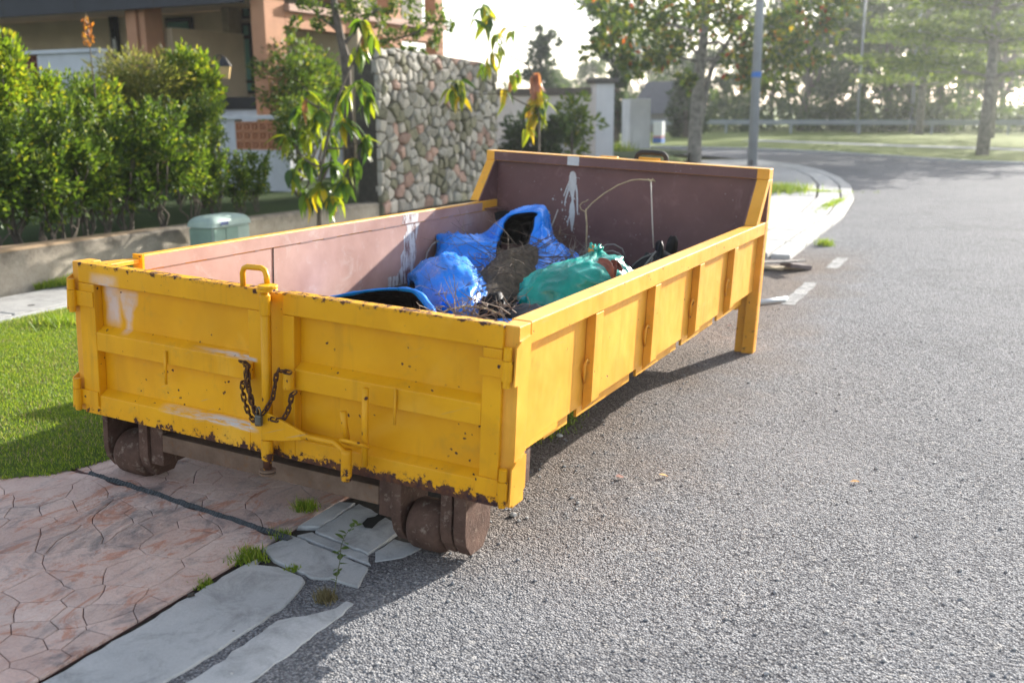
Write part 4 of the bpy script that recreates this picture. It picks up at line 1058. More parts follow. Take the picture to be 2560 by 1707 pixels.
ribbon('blade', [sk_y(*q) for q in [(1496, 652, 2.45), (1510, 656, 2.40), (1522, 664, 2.36), (1530, 680, 2.34), (1534, 696, 2.34)]], 0.024, M_LEAFBR, dl_, 0.9)
ribbon('blade', [sk_y(*q) for q in [(1534, 696, 2.34), (1536, 678, 2.36), (1536, 662, 2.42), (1548, 668, 2.40), (1556, 678, 2.36)]], 0.026, M_LEAFBR, dl_, 0.9)
ol = content('orange_leaf', 'small orange dead leaf stuck above the neck of the teal bag', 'leaf')
ribbon('blade', [sk_y(*q) for q in [(1474, 634, 2.82), (1480, 622, 2.82), (1484, 614, 2.82)]], 0.022, M_ORANGE, ol)
# bent vine stem, cord and hoops against the back wall
vn = content('bent_vine', 'thin dry vine stem standing up and arching across the dark back wall', 'vine')
rod('stem', [sk_y(*q) for q in [(1466, 650, 3.65), (1466, 600, 3.66), (1467, 560, 3.66), (1464, 530, 3.68), (1466, 522, 3.68)]], 0.0065, vn, M_STICK, 6)
rod('arch', [sk_y(*q) for q in [(1466, 524, 3.68), (1480, 508, 3.70), (1510, 484, 3.74), (1545, 463, 3.78), (1578, 451, 3.8), (1600, 449, 3.8), (1636, 452, 3.8)]], 0.0050, vn, M_STICK, 6)
rod('tendril', [sk_y(*q) for q in [(1464, 530, 3.68), (1453, 524, 3.67), (1449, 514, 3.67), (1455, 507, 3.67), (1466, 503, 3.67), (1470, 499, 3.67)]], 0.0035, vn, M_STICK, 6)
rod('knot', [sk_y(*q) for q in [(1620, 447, 3.79), (1626, 456, 3.79), (1632, 447, 3.80), (1638, 454, 3.80), (1626, 450, 3.81)]], 0.0042, vn, M_STICK, 6)
rod('hanging_stem', [sk_y(*q) for q in [(1627, 452, 3.8), (1629, 500, 3.8), (1631, 560, 3.8), (1634, 620, 3.8)]], 0.0048, vn, simple('white_cord', (0.50, 0.47, 0.42), 0.7), 6)
for i, (l, lab) in enumerate(([[(1492, 650, 3.5), (1500, 622, 3.5), (1515, 612, 3.5), (1535, 611, 3.5), (1555, 622, 3.5), (1564, 645, 3.5)], 'larger grey wire hoop rising behind the teal bag'],
          [[(1500, 650, 3.35), (1512, 630, 3.35), (1530, 627, 3.35), (1548, 634, 3.35), (1560, 650, 3.35)], 'smaller grey wire hoop just above the teal bag'],
          [[(1062, 660, 2.9), (1068, 632, 3.0), (1080, 612, 3.05), (1096, 602, 3.1)], 'pale wire bent up beside the left blue fold'],
          [[(1580, 665, 3.2), (1605, 645, 3.2), (1630, 634, 3.2), (1648, 630, 3.2)], 'grey wire reaching towards the black debris'])):
    o = rod('wire', [sk_y(*q) for q in l], 0.0055, None, M_WIRE, 6); o.matrix_world = SK; tag(o, lab, 'wire', 'bent wires in the skip')
o = rod('thin_stick', [sk_y(*q) for q in [(1372, 585, 4.2), (1382, 558, 4.24), (1395, 524, 4.28)]], 0.0045, None, simple('white_stick', (0.5, 0.47, 0.43), 0.7), 6); o.matrix_world = SK
tag(o, 'thin whitish stick leaning on the back wall beside the blue hood', 'stick')
db = content('black_debris', 'shiny black plastic scraps poking up by the far end of the near side', 'scrap')
sheet3('upright_strip', pxrows([[(1632, 672, 3.1), (1640, 640, 3.12), (1642, 612, 3.14), (1650, 603, 3.15)], [(1652, 672, 3.0), (1656, 640, 3.02), (1658, 615, 3.04), (1656, 603, 3.1)]]), M_BLKPL, db, 0.006, 19, 0.012)
sheet3('rounded_tab', pxrows([[(1664, 650, 3.4), (1668, 622, 3.4), (1674, 598, 3.4), (1682, 592, 3.4)], [(1676, 650, 3.38), (1680, 624, 3.38), (1684, 604, 3.38), (1684, 592, 3.39)], [(1686, 650, 3.4), (1690, 624, 3.4), (1692, 602, 3.4), (1686, 592, 3.4)]]), M_BLKPL, db, 0.004, 21, 0.02)
sheet3('crumpled_film', pxrows([[(1560, 720, 3.3), (1590, 678, 3.35), (1620, 655, 3.35), (1650, 645, 3.35), (1690, 640, 3.3)], [(1565, 735, 2.9), (1595, 695, 2.95), (1625, 672, 2.98), (1655, 655, 3.0), (1695, 645, 3.05)], [(1570, 780, 2.8), (1600, 740, 2.85), (1630, 715, 2.9), (1660, 690, 2.95), (1700, 680, 3.0)]]), M_BLKPL, db, 0.03, 23)
rod('stalk', [sk_y(*q) for q in [(1590, 690, 2.9), (1615, 660, 2.95), (1640, 628, 3.0)]], 0.006, db, M_WIRE, 6)
rod('stalk', [sk_y(*q) for q in [(1600, 695, 2.9), (1622, 668, 2.95), (1632, 645, 3.0)]], 0.005, db, M_WIRE, 6)
# loose rubbish bed, so that the pile does not float on the bare floor
H = []
for i in range(30):
    r = []
    for j in range(26):
        x = 0.115 + 2.165 * j / 25; y = 1.70 + 2.60 * i / 29
        e = min(1, (y - 1.70) / 0.4)
        r.append((x, y, 0.202 + e * (0.045 + 0.05 * nz((x, y, 0), 3.0, 1) + 0.025 * nz((x, y, 0), 12.0, 2)) * (0.4 + 0.6 * min(1, x / 0.6))))
    H.append(r)
o = MB().grid(H).build('leaf_litter', simple('dark_litter', (0.055, 0.045, 0.036), 0.95, 0.5, 18, 0.03, 35), smooth=True); o.matrix_world = SK
tag(o, 'dark layer of rotting leaf litter on the floor of the skip', 'litter', kind='stuff')

# ------------------------------------------------------------------ foliage tools
def leaf_mat(name, cols, trans=0.45, rough=0.5, pos=None):
    m = bpy.data.materials.new(name); m.use_nodes = True; nt = m.node_tree; nt.nodes.clear()
    out = nt.nodes.new('ShaderNodeOutputMaterial')
    r = nd(nt, 'ShaderNodeNewGeometry').outputs['Random Per Island']
    cr_ = nt.nodes.new('ShaderNodeValToRGB'); e = cr_.color_ramp
    e.interpolation = 'LINEAR'
    n = len(cols)
    for i, c in enumerate(cols):
        p = (pos[i] if pos else i / (n - 1))
        if i == 0: el = e.elements[0]; el.position = p
        elif i == 1: el = e.elements[1]; el.position = p
        else: el = e.elements.new(p)
        el.color = c4(c)
    nt.links.new(r, cr_.inputs[0])
    b = nd(nt, 'ShaderNodeBsdfPrincipled', {'Base Color': cr_.outputs[0], 'Roughness': rough, 'Specular IOR Level': 0.35})
    tc = mix(nt, 1.0, cr_.outputs[0], (1.5, 1.45, 0.55), 'MULTIPLY')
    t = nd(nt, 'ShaderNodeBsdfTranslucent', {'Color': tc})
    mx = nd(nt, 'ShaderNodeMixShader', {0: trans, 1: b.outputs[0], 2: t.outputs[0]})
    nt.links.new(mx.outputs[0], out.inputs[0])
    return m
M_HEDGE = leaf_mat('hedge_leaf', [(0.036, 0.070, 0.014), (0.070, 0.125, 0.022), (0.12, 0.185, 0.032), (0.18, 0.235, 0.035), (0.32, 0.30, 0.04)], 0.42, pos=[0, 0.40, 0.75, 0.95, 1.0])
M_HEDGE2 = leaf_mat('feathery_leaf', [(0.075, 0.095, 0.028), (0.14, 0.165, 0.045), (0.22, 0.225, 0.070), (0.30, 0.27, 0.10)], 0.45)
M_LIME = leaf_mat('lime_leaf', [(0.06, 0.115, 0.014), (0.13, 0.20, 0.022), (0.20, 0.26, 0.030), (0.36, 0.32, 0.035)], 0.5, pos=[0, .45, .85, 1.0])
M_DARKF = leaf_mat('dark_leaf', [(0.016, 0.035, 0.014), (0.032, 0.062, 0.022), (0.055, 0.090, 0.030)], 0.30)
M_RED = leaf_mat('almond_leaf', [(0.035, 0.070, 0.016), (0.060, 0.110, 0.020), (0.12, 0.17, 0.025), (0.24, 0.25, 0.03), (0.34, 0.05, 0.022)], 0.5, pos=[0, 0.42, 0.75, 0.93, 1.0])
M_FARF = leaf_mat('far_leaf', [(0.040, 0.070, 0.028), (0.065, 0.105, 0.038), (0.10, 0.145, 0.050)], 0.45)
M_FARL = leaf_mat('layered_leaf', [(0.065, 0.105, 0.030), (0.11, 0.165, 0.045), (0.18, 0.23, 0.065)], 0.55)
M_BARK = simple('grey_bark', (0.115, 0.095, 0.075), 0.95, 0.4, 9, 0.02, 25)
M_BARKP = simple('pale_mottled_bark', (0.20, 0.19, 0.17), 0.95, 0.55, 5, 0.02, 20)
rf = random.Random(77)
def leaf(mb, p, d, L, w, up=None, fold=0.25):
    d = d.normalized()
    s_ = d.cross(up if up is not None else Vector((rf.gauss(0, 1), rf.gauss(0, 1), rf.gauss(0, 1))))
    if s_.length < 1e-4: s_ = d.cross(Vector((1, 0.2, 0.1)))
    s_.normalize(); n = s_.cross(d)
    m = p + d * L * 0.45
    o = len(mb.v)
    mb.v += [tuple(p), tuple(m + s_ * w + n * w * fold), tuple(p + d * L), tuple(m - s_ * w + n * w * fold)]
    mb.f += [(o, o + 1, o + 2), (o, o + 2, o + 3)]; mb.m += [mb.mi] * 2
def rdir():
    while True:
        v = Vector((rf.uniform(-1, 1), rf.uniform(-1, 1), rf.uniform(-1, 1)))
        if 0.05 < v.length < 1: return v.normalized()
def crown(c, rad, nclump, per, csize, L, w, droop=0.0, hollow=0.55, mb=None, lumps=None, upb=0.3, flat=1.0, skip_=0.0):
    mb = mb or MB()
    for k in range(nclump):
        u = rdir(); r = (hollow + (1 - hollow) * rf.random()) 
        q = 1 + 0.28 * nz(u, 1.7, rad[0])
        cc = Vector((c[0] + u.x * rad[0] * r * q, c[1] + u.y * rad[1] * r * q, c[2] + u.z * rad[2] * r * q))
        if skip_ and nz(cc, 0.55, 9) < -0.35 + skip_ * 0.5: continue
        s_ = csize * rf.uniform(0.6, 1.25)
        for j in range(per):
            v = rdir() * (rf.random() ** 0.5) * s_
            v.z *= flat
            p = cc + v
            d = (v.normalized() + u * 0.7 + Vector((0, 0, upb - droop)) + rdir() * 0.5)
            leaf(mb, p, d, L * rf.uniform(0.7, 1.25), w * rf.uniform(0.8, 1.2))
    return mb
def limb(mb, a, b_, r0, r1, n=5, j=0.06, sides=7):
    a, b_ = Vector(a), Vector(b_); L = (b_ - a).length; pts = []
    for k in range(n + 1):
        t = k / n; p = a.lerp(b_, t)
        if 0 < k < n: p += Vector((rf.gauss(0, j * L), rf.gauss(0, j * L), rf.gauss(0, j * L * .4)))
        pts.append(p)
    mb.tube(pts, [r0 + (r1 - r0) * k / n for k in range(n + 1)], sides, cap=False); return pts
def plant(name, label, cat, loc, parts, group=None, scale=1.0, rz=0.0):
    e = empty(name, loc, rz); e.scale = (scale,) * 3 if not isinstance(scale, tuple) else scale
    tag(e, label, cat, group)
    for nm, me in parts: link_copy(me, nm, e)
    return e

# ------------------------------------------------------------------ hedge behind the low wall
bush = []
for v in range(4):
    st = MB()
    for k in range(5 + v % 2):
        a = rf.uniform(0, 6.28); tip = Vector((0.42 * math.cos(a) * rf.uniform(.4, 1), 0.42 * math.sin(a) * rf.uniform(.4, 1), rf.uniform(0.7, 1.25)))
        pts = limb(st, (0.06 * math.cos(a), 0.06 * math.sin(a), -0.05), tip, 0.022, 0.009, 5, 0.05, 5)
        limb(st, pts[2], pts[2] + Vector((rf.uniform(-.3, .3), rf.uniform(-.3, .3), 0.4)), 0.011, 0.005, 3, 0.05, 4)
    cm = crown((0, 0, 1.12), (0.43, 0.43, 0.74), 52, 36, 0.18, 0.105, 0.028, hollow=0.30)
    for k in range(9):                                # leading shoots that break the outline
        a = rf.uniform(0, 6.28); b0 = Vector((0.4 * math.cos(a), 0.4 * math.sin(a), 1.55)); L = rf.uniform(.25, .5)
        for j in range(26):
            p = b0 + Vector((0.12 * math.cos(a), 0.12 * math.sin(a), L)) * (j / 26)
            leaf(cm, p, rdir() + Vector((0, 0, .8)), 0.10, 0.026)
    bush.append((mesh_of(st, 'stems', M_BARK, True), mesh_of(cm, 'crown', M_HEDGE)))
bases = [(-60, 618), (0, 612), (55, 606), (112, 602), (176, 592), (228, 588), (270, 579), (337, 572), (404, 565), (476, 556), (540, 540), (600, 535), (650, 530)]
tops = [300, 345, 275, 350, 265, 330, 350, 270, 265, 330, 375, 405, 400]
ordn = ['first', 'second', 'third', 'fourth', 'fifth', 'sixth', 'seventh', 'eighth', 'ninth', 'tenth', 'eleventh', 'twelfth', 'thirteenth']
HX = -6.0
for i, ((bx, by), tp) in enumerate(zip(bases, tops)):
    g_ = on_x(bx, by, HX); t_ = on_x(bx, tp, HX)
    h = max(0.85, t_.z - 0.36)
    st, cm = bush[i % 4]
    plant('hedge_bush', 'dense green hedge bush behind the low wall, %s from the left' % ordn[i], 'bush', (HX + rf.uniform(-.12, .12), g_.y, 0.36), [('stems', st), ('crown', cm)],
          'hedge bushes behind the low wall', h / 1.86, i * 1.3)
# taller shrubs of a second row
fe = MB(); fe = crown((0, 0, 1.75), (0.62, 0.62, 0.75), 120, 46, 0.20, 0.085, 0.010, droop=0.1, hollow=0.35, mb=fe)
fs_ = MB()
for k in range(4): limb(fs_, (0, 0, 0), (rf.uniform(-.4, .4), rf.uniform(-.4, .4), 1.9), 0.03, 0.01)
FE = (mesh_of(fs_, 'stems', M_BARK, True), mesh_of(fe, 'crown', M_HEDGE2))
lm_ = crown((0, 0, 1.75), (0.50, 0.50, 0.80), 90, 40, 0.18, 0.10, 0.026, hollow=0.35)
LM = (FE[0], mesh_of(lm_, 'crown', M_LIME))
dk = crown((0, 0, 1.7), (0.60, 0.60, 0.9), 90, 40, 0.2, 0.09, 0.022, hollow=0.35)
DK = (FE[0], mesh_of(dk, 'crown', M_HEDGE))
def shrub(px, top, X, set_, label, wide=1.0, rz=0.0, base=2.62):
    t_ = on_x(px, top, X); h = t_.z - 0.36
    plant('tall_shrub', label, 'shrub', (X, t_.y, 0.36), [('stems', set_[0]), ('crown', set_[1])], None, (h / base * wide, h / base * wide, h / base), rz)
shrub(345, 88, -7.6, FE, 'tall feathery yellow-green shrub rising behind the hedge below the house column', 1.15)
shrub(290, 130, -7.9, FE, 'feathery yellow-green shrub half hidden left of the tallest one', 1.0, 1.0)
shrub(415, 95, -8.0, FE, 'feathery yellow-green shrub right of the tallest one', 0.8, 2.0)
shrub(480, 88, -7.2, LM, 'tall bright green shrub beside the garden lantern', 0.85, 0.5)
shrub(505, 215, -6.8, DK, 'green shrub below the garden lantern', 0.7, 2.2)
shrub(70, 150, -6.9, LM, 'yellow-green shrub in front of the brown screen blocks at the left', 0.9, 2.5)
shrub(160, 170, -7.3, DK, 'green shrub in front of the white parapet', 1.0, 4.0)
shrub(230, 165, -7.3, LM, 'yellow-green shrub just left of the feathery ones', 0.9, 5.0)
shrub(-25, 40, -6.6, LM, 'yellow-leaved tree leaning in at the left edge of the photo', 0.75, 1.5)
shrub(720, 85, -9.0, DK, 'dark green shrub beside the orange corner column', 1.1, 3.6)
shrub(790, 110, -9.2, DK, 'dark green shrub under the house beam', 1.0, 0.6)
shrub(735, 235, -7.0, DK, 'green shrub filling the gap left of the mango sapling', 1.0, 1.1)
# orange croton sprig
sp_ = MB(); e0 = on_x(222, 100, -7.0)
for j in range(44):
    t = j / 44; leaf(sp_, Vector((rf.gauss(0, .035), rf.gauss(0, .035), -0.1 + 0.34 * t)), rdir() + Vector((0, 0, 1.2)), 0.085, 0.014)
ME_SPRIG = mesh_of(sp_, 'leaves', leaf_mat('croton_leaf', [(0.30, 0.09, 0.03), (0.45, 0.17, 0.04), (0.50, 0.26, 0.05)], 0.4))
stm = MB().tube([(0, 0, -1.9), (0.02, 0, -0.8), (0, 0, 0.35)], [0.016, 0.012, 0.004], 6)
plant('croton', 'slender croton with orange leaves above the hedge', 'shrub', (e0.x, e0.y, e0.z), [('stem', mesh_of(stm, 'stem', M_BARK)), ('leaves', ME_SPRIG)])

# ------------------------------------------------------------------ mango saplings, every long leaf its own piece
def blade_mesh(name, m, L=0.24, w=0.026, bend=0.35):
    rows = []
    for i in range(7):
        t = i / 6; x = L * t * (1 - 0.10 * bend * t); z = -bend * L * t * t
        ww = w * (math.sin(math.pi * min(1, 0.06 + 0.94 * t) ** 0.8) + 0.03)
        rows.append([(x, -ww, z + ww * 0.35), (x, 0, z), (x, ww, z + ww * 0.35)])
    return mesh_of(MB().grid(rows), name, m, True)
def lm1(name, a, b_, tr=0.45): return leaf_mat(name, [a, b_], tr, 0.35)
MG = [lm1('mango_dark', (0.030, 0.075, 0.014), (0.045, 0.10, 0.016), 0.35), lm1('mango_green', (0.075, 0.15, 0.016), (0.11, 0.19, 0.018)), lm1('mango_yellowgreen', (0.20, 0.26, 0.018), (0.26, 0.29, 0.02), 0.5), lm1('mango_yellow', (0.52, 0.40, 0.02), (0.60, 0.43, 0.02), 0.5), lm1('mango_pink', (0.40, 0.17, 0.11), (0.45, 0.20, 0.13), 0.4)]
BL = [[blade_mesh('leaf', m, 0.24, 0.038, b_) for b_ in (0.15, 0.45, 0.8)] for m in MG]
def whorl(parent, c, n, weights, droop, size=1.0, axis=None):
    for k in range(n):
        a = rf.uniform(0, 6.283); 
        mi = rf.choices(range(5), weights)[0]
        o = link_copy(BL[mi][rf.randint(0, 2)], 'leaf', parent, c + Vector((rf.gauss(0, .025), rf.gauss(0, .025), rf.uniform(-.06, .05))))
        o.rotation_euler = (rf.uniform(-.5, .5), droop + rf.gauss(0, .35), a); s_ = size * rf.uniform(.85, 1.4); o.scale = (s_, s_, s_)
def sapling(name, label, base, clusters, d, stem, r0=0.03):
    e = empty(name, base); tag(e, label, 'sapling')
    mb = MB()
    for pts in stem:
        P = [at_d(x, y, d + dd) - Vector(base) for x, y, dd in pts]
        if pts is stem[0]: P = [Vector((0, 0, -0.05))] + P
        P = spline(P, 4); mb.tube(P, [r0 * (1 - 0.7 * i / (len(P) - 1)) * (1 if pts is stem[0] else 0.6) for i in range(len(P))], 6)
    mb.build('stem', M_BARK, e, smooth=True)
    for x, y, dd, n, wts, dr in clusters:
        whorl(e, at_d(x, y, d + dd) - Vector(base), n, wts, dr)
    return e
wA = (3, 6, 4, 0.4, 0.1); wB = (2, 5, 5, 1.3, 0.2); wY = (0.2, 2, 4, 5, 0.2)
b1 = at_d(790, 420, 13.2); b1 = (b1.x, b1.y, 0.36)
sapling('mango_sapling', 'young mango tree with long drooping leaves left of the stone wall', b1,
    [(905, 60, 0, 13, wB, .7), (925, 95, .1, 12, wB, .9), (895, 120, 0, 9, wY, .9), (900, 205, -.1, 14, wB, .5), (850, 225, .1, 14, wA, .4), (925, 240, 0, 11, wA, .8), (770, 235, .1, 11, wB, .5), (745, 275, .2, 11, wA, .6), (800, 285, 0, 14, wA, .6),
     (860, 300, -.1, 14, wA, .7), (915, 345, 0, 14, wA, .8), (830, 350, .1, 13, wA, .6), (765, 335, .1, 13, wB, .6), (715, 345, .2, 10, wB, .6), (890, 400, -.1, 13, wA, .8), (830, 410, 0, 13, wA, .6), (770, 400, .1, 13, wA, .6),
     (730, 430, .1, 11, wB, .6), (860, 450, -.1, 12, wB, .8), (800, 465, -.1, 13, wB, .6), (830, 500, -.2, 12, wB, .7), (760, 480, 0, 10, wA, .6)],
    13.2, [[(800, 460, 0), (812, 380, 0), (830, 300, 0), (850, 230, 0), (885, 150, 0), (905, 90, 0)], [(815, 370, 0), (870, 370, 0), (905, 345, 0)], [(805, 420, 0), (765, 400, 0), (735, 360, 0)], [(835, 290, 0), (780, 260, 0), (755, 240, 0)]])
b2 = at_d(1350, 380, 16.0); b2 = (b2.x, b2.y, 0.02)
sapling('mango_sapling', 'thin mango sapling with yellow and pink leaves right of the stone wall', b2,
    [(1342, 185, 0, 10, (0, 0, 0.3, 0.4, 6), .9), (1340, 210, 0, 10, (0, 0.3, 1, 1, 5), 1.0), (1345, 235, 0, 14, wY, .8), (1350, 265, 0, 14, wB, .9), (1330, 260, .1, 11, wY, .9), (1365, 245, .1, 9, wB, .6), (1335, 290, 0, 10, wY, 1.2), (1318, 320, 0, 5, wY, 1.3),
     (1145, 205, 0, 10, wB, .5), (1150, 235, .1, 7, wY, 1.1), (1130, 218, 0, 6, wB, .6), (1262, 225, 0, 5, wY, 1.1), (1290, 180, 0, 5, wB, .7), (1225, 40, 0, 8, wB, .6), (1205, 15, .1, 8, wB, .6), (1240, 90, 0, 7, wB, .9), (1215, 60, 0, 5, wY, .7), (1230, 135, 0, 7, wY, 1.2), (1215, 160, 0, 6, wY, 1.2), (1285, 75, 0, 5, wB, .7), (1250, 110, 0, 5, wB, 1.0), (1190, 45, 0, 5, wB, .7), (1275, 195, 0, 4, wY, 1.2)],
    16.0, [[(1347, 350, 0), (1348, 300, 0), (1342, 250, 0), (1340, 200, 0)], [(1345, 275, 0), (1300, 255, 0), (1262, 235, 0), (1200, 236, 0), (1150, 222, 0)], [(1343, 220, 0), (1320, 165, 0), (1275, 140, 0), (1255, 105, 0), (1235, 65, 0), (1210, 20, 0)], [(1262, 235, 0), (1262, 190, 0)]], 0.026)

# ------------------------------------------------------------------ stone wall: every stone its own piece
M_STONE = None
def stone_mat(i, a, b_):
    m, nt, b = mat('wall_stone_%s' % i, 0.85, 0.0, 0.25)
    co = obj_co(nt)
    c = mix(nt, rng(nt, noi(nt, co, 9.0, 6.0, 0.65), 0.3, 0.7), a, b_)
    c = mix(nt, rng(nt, noi(nt, co, 14.0, 5.0, 0.7), 0.58, 0.75, 0.0, 0.5), c, (0.10, 0.105, 0.06))
    r = nd(nt, 'ShaderNodeObjectInfo').outputs['Random']; k = rng(nt, r, 0, 1, 0.72, 1.2)
    c = mix(nt, 1.0, c, nd(nt, 'ShaderNodeCombineColor', {0: k, 1: k, 2: k}).outputs[0], 'MULTIPLY')
    setc(nt, b, c); bump(nt, b, noi(nt, co, 28.0, 6.0, 0.7), 0.6, 0.02)
    return m
SM = [stone_mat('grey', (0.26, 0.245, 0.215), (0.40, 0.38, 0.34)), stone_mat('pale', (0.34, 0.31, 0.27), (0.48, 0.445, 0.39)), stone_mat('pink', (0.34, 0.21, 0.17), (0.46, 0.32, 0.265)), stone_mat('mossy', (0.16, 0.155, 0.10), (0.25, 0.235, 0.17))]
sw = empty('stone_wall', (-5.1, 12.6, 0)); tag(sw, 'tall wall of rough stacked field stones beside the street', 'wall')
def sw_top(y): return 2.78 - 0.10 * ((y - 11.0) / 3.7) - 0.10 * max(0, (y - 13.6) / 1.1) ** 2
M_MORT = simple('dark_mortar', (0.055, 0.05, 0.04), 0.95, 0.35, 12, 0.03, 20)
rows = []
for k in range(25):
    y = -2.12 + 4.2 * k / 24; zt = sw_top(y + 12.6) - 0.05
    rows.append([(-0.03, y, -0.05), (-0.03, y, zt), (-0.40, y, zt), (-0.40, y, -0.05)])
mb = MB(); mb.grid(rows); mb.add(rows[0], [(0, 1, 2, 3)]); mb.add(rows[-1], [(3, 2, 1, 0)]); mb.build('wall_core', M_MORT, sw)
ws = []
tries = 0
while tries < 9000 and len(ws) < 292:
    tries += 1
    y = rf.uniform(10.42, 14.75); z = rf.uniform(0.22, 2.85); r = rf.choice((0.13, 0.17, 0.23))
    if z > sw_top(y) + 0.03: continue
    if all(((y - q[0]) / 1.15) ** 2 + ((z - q[1]) / 0.86) ** 2 > ((r + q[2]) * 0.5) ** 2 for q in ws): ws.append((y, z, r))
for i, (ya, za, ra) in enumerate(ws):
    poly = [(10.48, 0.15), (14.70, 0.15), (14.70, 2.9), (10.48, 2.9)]
    for j, (yb, zb, rb) in enumerate(ws):
        if j == i or abs(yb - ya) > 0.9 or abs(zb - za) > 0.9: continue
        dy, dz = yb - ya, zb - za
        poly = clip(poly, (dy, dz), (yb * yb + zb * zb - ya * ya - za * za) / 2)
        if len(poly) < 3: break
    if len(poly) < 3: continue
    poly = [(p[0], min(p[1], sw_top(p[0]) + 0.04 * nz((p[0], 0, 0), 4.0, 2))) for p in poly]
    cy, cz = sum(p[0] for p in poly) / len(poly), sum(p[1] for p in poly) / len(poly)
    ring = []
    for k in range(len(poly)):
        p, q = poly[k], poly[(k + 1) % len(poly)]
        L = math.hypot(q[0] - p[0], q[1] - p[1]); n = max(1, int(L / 0.07))
        for t in range(n): ring.append((p[0] + (q[0] - p[0]) * t / n, p[1] + (q[1] - p[1]) * t / n))
    ring = [(p[0] + 0.022 * nz((p[0], p[1], i), 7.0, 3), p[1] + 0.022 * nz((p[0], p[1], i), 7.0, 5)) for p in ring]
    n = len(ring); dep = rf.uniform(0.035, 0.085); vs_ = []
    tl_y, tl_z = rf.gauss(0, .12), rf.gauss(0, .12)
    for (s_, x_) in ((0.93, -0.045), (0.90, 0.35 * dep), (0.76, 0.85 * dep), (0.40, dep)):
        for p in ring:
            dy, dz = (p[0] - cy) * s_, (p[1] - cz) * s_
            vs_.append((x_ + (dy * tl_y + dz * tl_z if x_ > 0 else 0) + (0.012 * nz((p[0], p[1], s_), 9.0, 2) if x_ > 0 else 0), dy, dz))
    fs = [(q * n + k, q * n + (k + 1) % n, (q + 1) * n + (k + 1) % n, (q + 1) * n + k) for q in range(3) for k in range(n)] + [tuple(range(3 * n, 4 * n))]
    m_ = MB(); m_.add(vs_, fs)
    o = m_.build('stone', SM[rf.choices(range(4), (6, 4, 1.2, 3))[0]], sw); o.location = (-0.02, cy - 12.6, cz)

# ------------------------------------------------------------------ house behind the garden
M_ORAN = simple('terracotta_render', (0.42, 0.215, 0.125), 0.85, 0.10, 3)
M_BEIG = simple('tan_render', (0.56, 0.45, 0.32), 0.85, 0.10, 2)
M_NAVY = simple('dark_navy_fascia', (0.020, 0.022, 0.032), 0.6, 0.2, 2)
M_FRAME = simple('black_frame', (0.012, 0.012, 0.013), 0.5)
M_WHITE = simple('white_render', (0.52, 0.54, 0.58), 0.85, 0.10, 3)
M_GREYR = simple('grey_roof_tile', (0.10, 0.10, 0.11), 0.8, 0.2, 6)
gm, gnt, gb = mat('green_window_glass', 0.05, 0.0, 0.8); setc(gnt, gb, (0.10, 0.24, 0.20))
M_GLASS = gm
dm, dnt, db_ = mat('dark_window_glass', 0.06, 0.0, 0.6); setc(dnt, db_, (0.012, 0.014, 0.014))
M_DGLASS = dm
cor = at_d(662, 300, 20.0); HXc, HYc = cor.x, cor.y            # street-side corner column
house = empty('house', (HXc, HYc, 0)); tag(house, 'large modern house with orange columns and dark fascia behind the hedge', 'house')
def hp(x, y, Y): 
    p = on_y(x, y, HYc + Y); return p.x - HXc, p.z
def hbox(name, x0, x1, y0, y1, z0, z1, m, parent=None): return MB().box(x0, x1, y0, y1, z0, z1).build(name, m, parent or house)
c2x0, _ = hp(632, 120, 0); c2x1, _ = hp(666, 120, 0)
hbox('column', c2x0, c2x1, 0, 0.62, 0.3, 9, M_ORAN)
c1x0, _ = hp(312, 60, 0); c1x1, _ = hp(362, 60, 0)
for t in range(3):
    w3 = (c1x1 - c1x0) / 3; hbox('column_face', c1x0 + w3 * t + 0.03, c1x0 + w3 * (t + 1) - 0.0, -0.06 * (t == 1), 0.5, 0.3, 9, M_ORAN)
_, zf = hp(357, 22, -0.25)
hbox('fascia', -22, c2x0 - 0.01, -0.3, -0.15, zf, zf + 1.6, M_NAVY)
for k in range(9): hbox('fascia_joint', -20 + 2.2 * k, -19.97 + 2.2 * k, -0.306, -0.301, zf, zf + 1.6, M_FRAME)
hbox('porch_ceiling', -22, 0.3, -0.14, 3.1, zf + 0.25, zf + 0.4, M_BEIG)
hbox('porch_wall', -22, c2x1 + 0.1, 3.0, 3.3, 0.2, zf + 0.24, M_BEIG)
for (xa, ya, xb, yb, g_, nm) in ((274, 35, 304, 150, M_DGLASS, 'window'), (416, 46, 494, 200, M_DGLASS, 'window'), (606, 12, 632, 48, M_GLASS, 'window'), (606, 58, 640, 235, M_GLASS, 'window')):
    a = hp(xa, ya, 2.98); b_ = hp(xb, yb, 2.98)
    w = MB().box(a[0], b_[0], 2.93, 2.995, b_[1], a[1]).build(nm, M_FRAME, house)
    MB().box(a[0] + 0.07, b_[0] - 0.07, 2.915, 2.928, b_[1] + 0.07, a[1] - 0.07).build('pane', g_, w)
    if xa == 416: MB().box(a[0] + 0.1, b_[0] - 0.1, 2.90, 2.913, a[1] - 0.36, a[1] - 0.12).build('pane', M_GLASS, w)
    if ya == 58:
        for q in (95, 205): zz = hp(xa, q, 2.98)[1]; MB().box(a[0] + .02, b_[0] - .02, 2.90, 2.914, zz - .04, zz + .04).build('glazing_bar', M_FRAME, w)
a = hp(566, 100, 2.6); b_ = hp(582, 100, 2.6)
hbox('pilaster', a[0], b_[0], 2.5, 2.9, 0.3, zf + 0.24, simple('pale_tan_render', (0.36, 0.29, 0.21), 0.85))
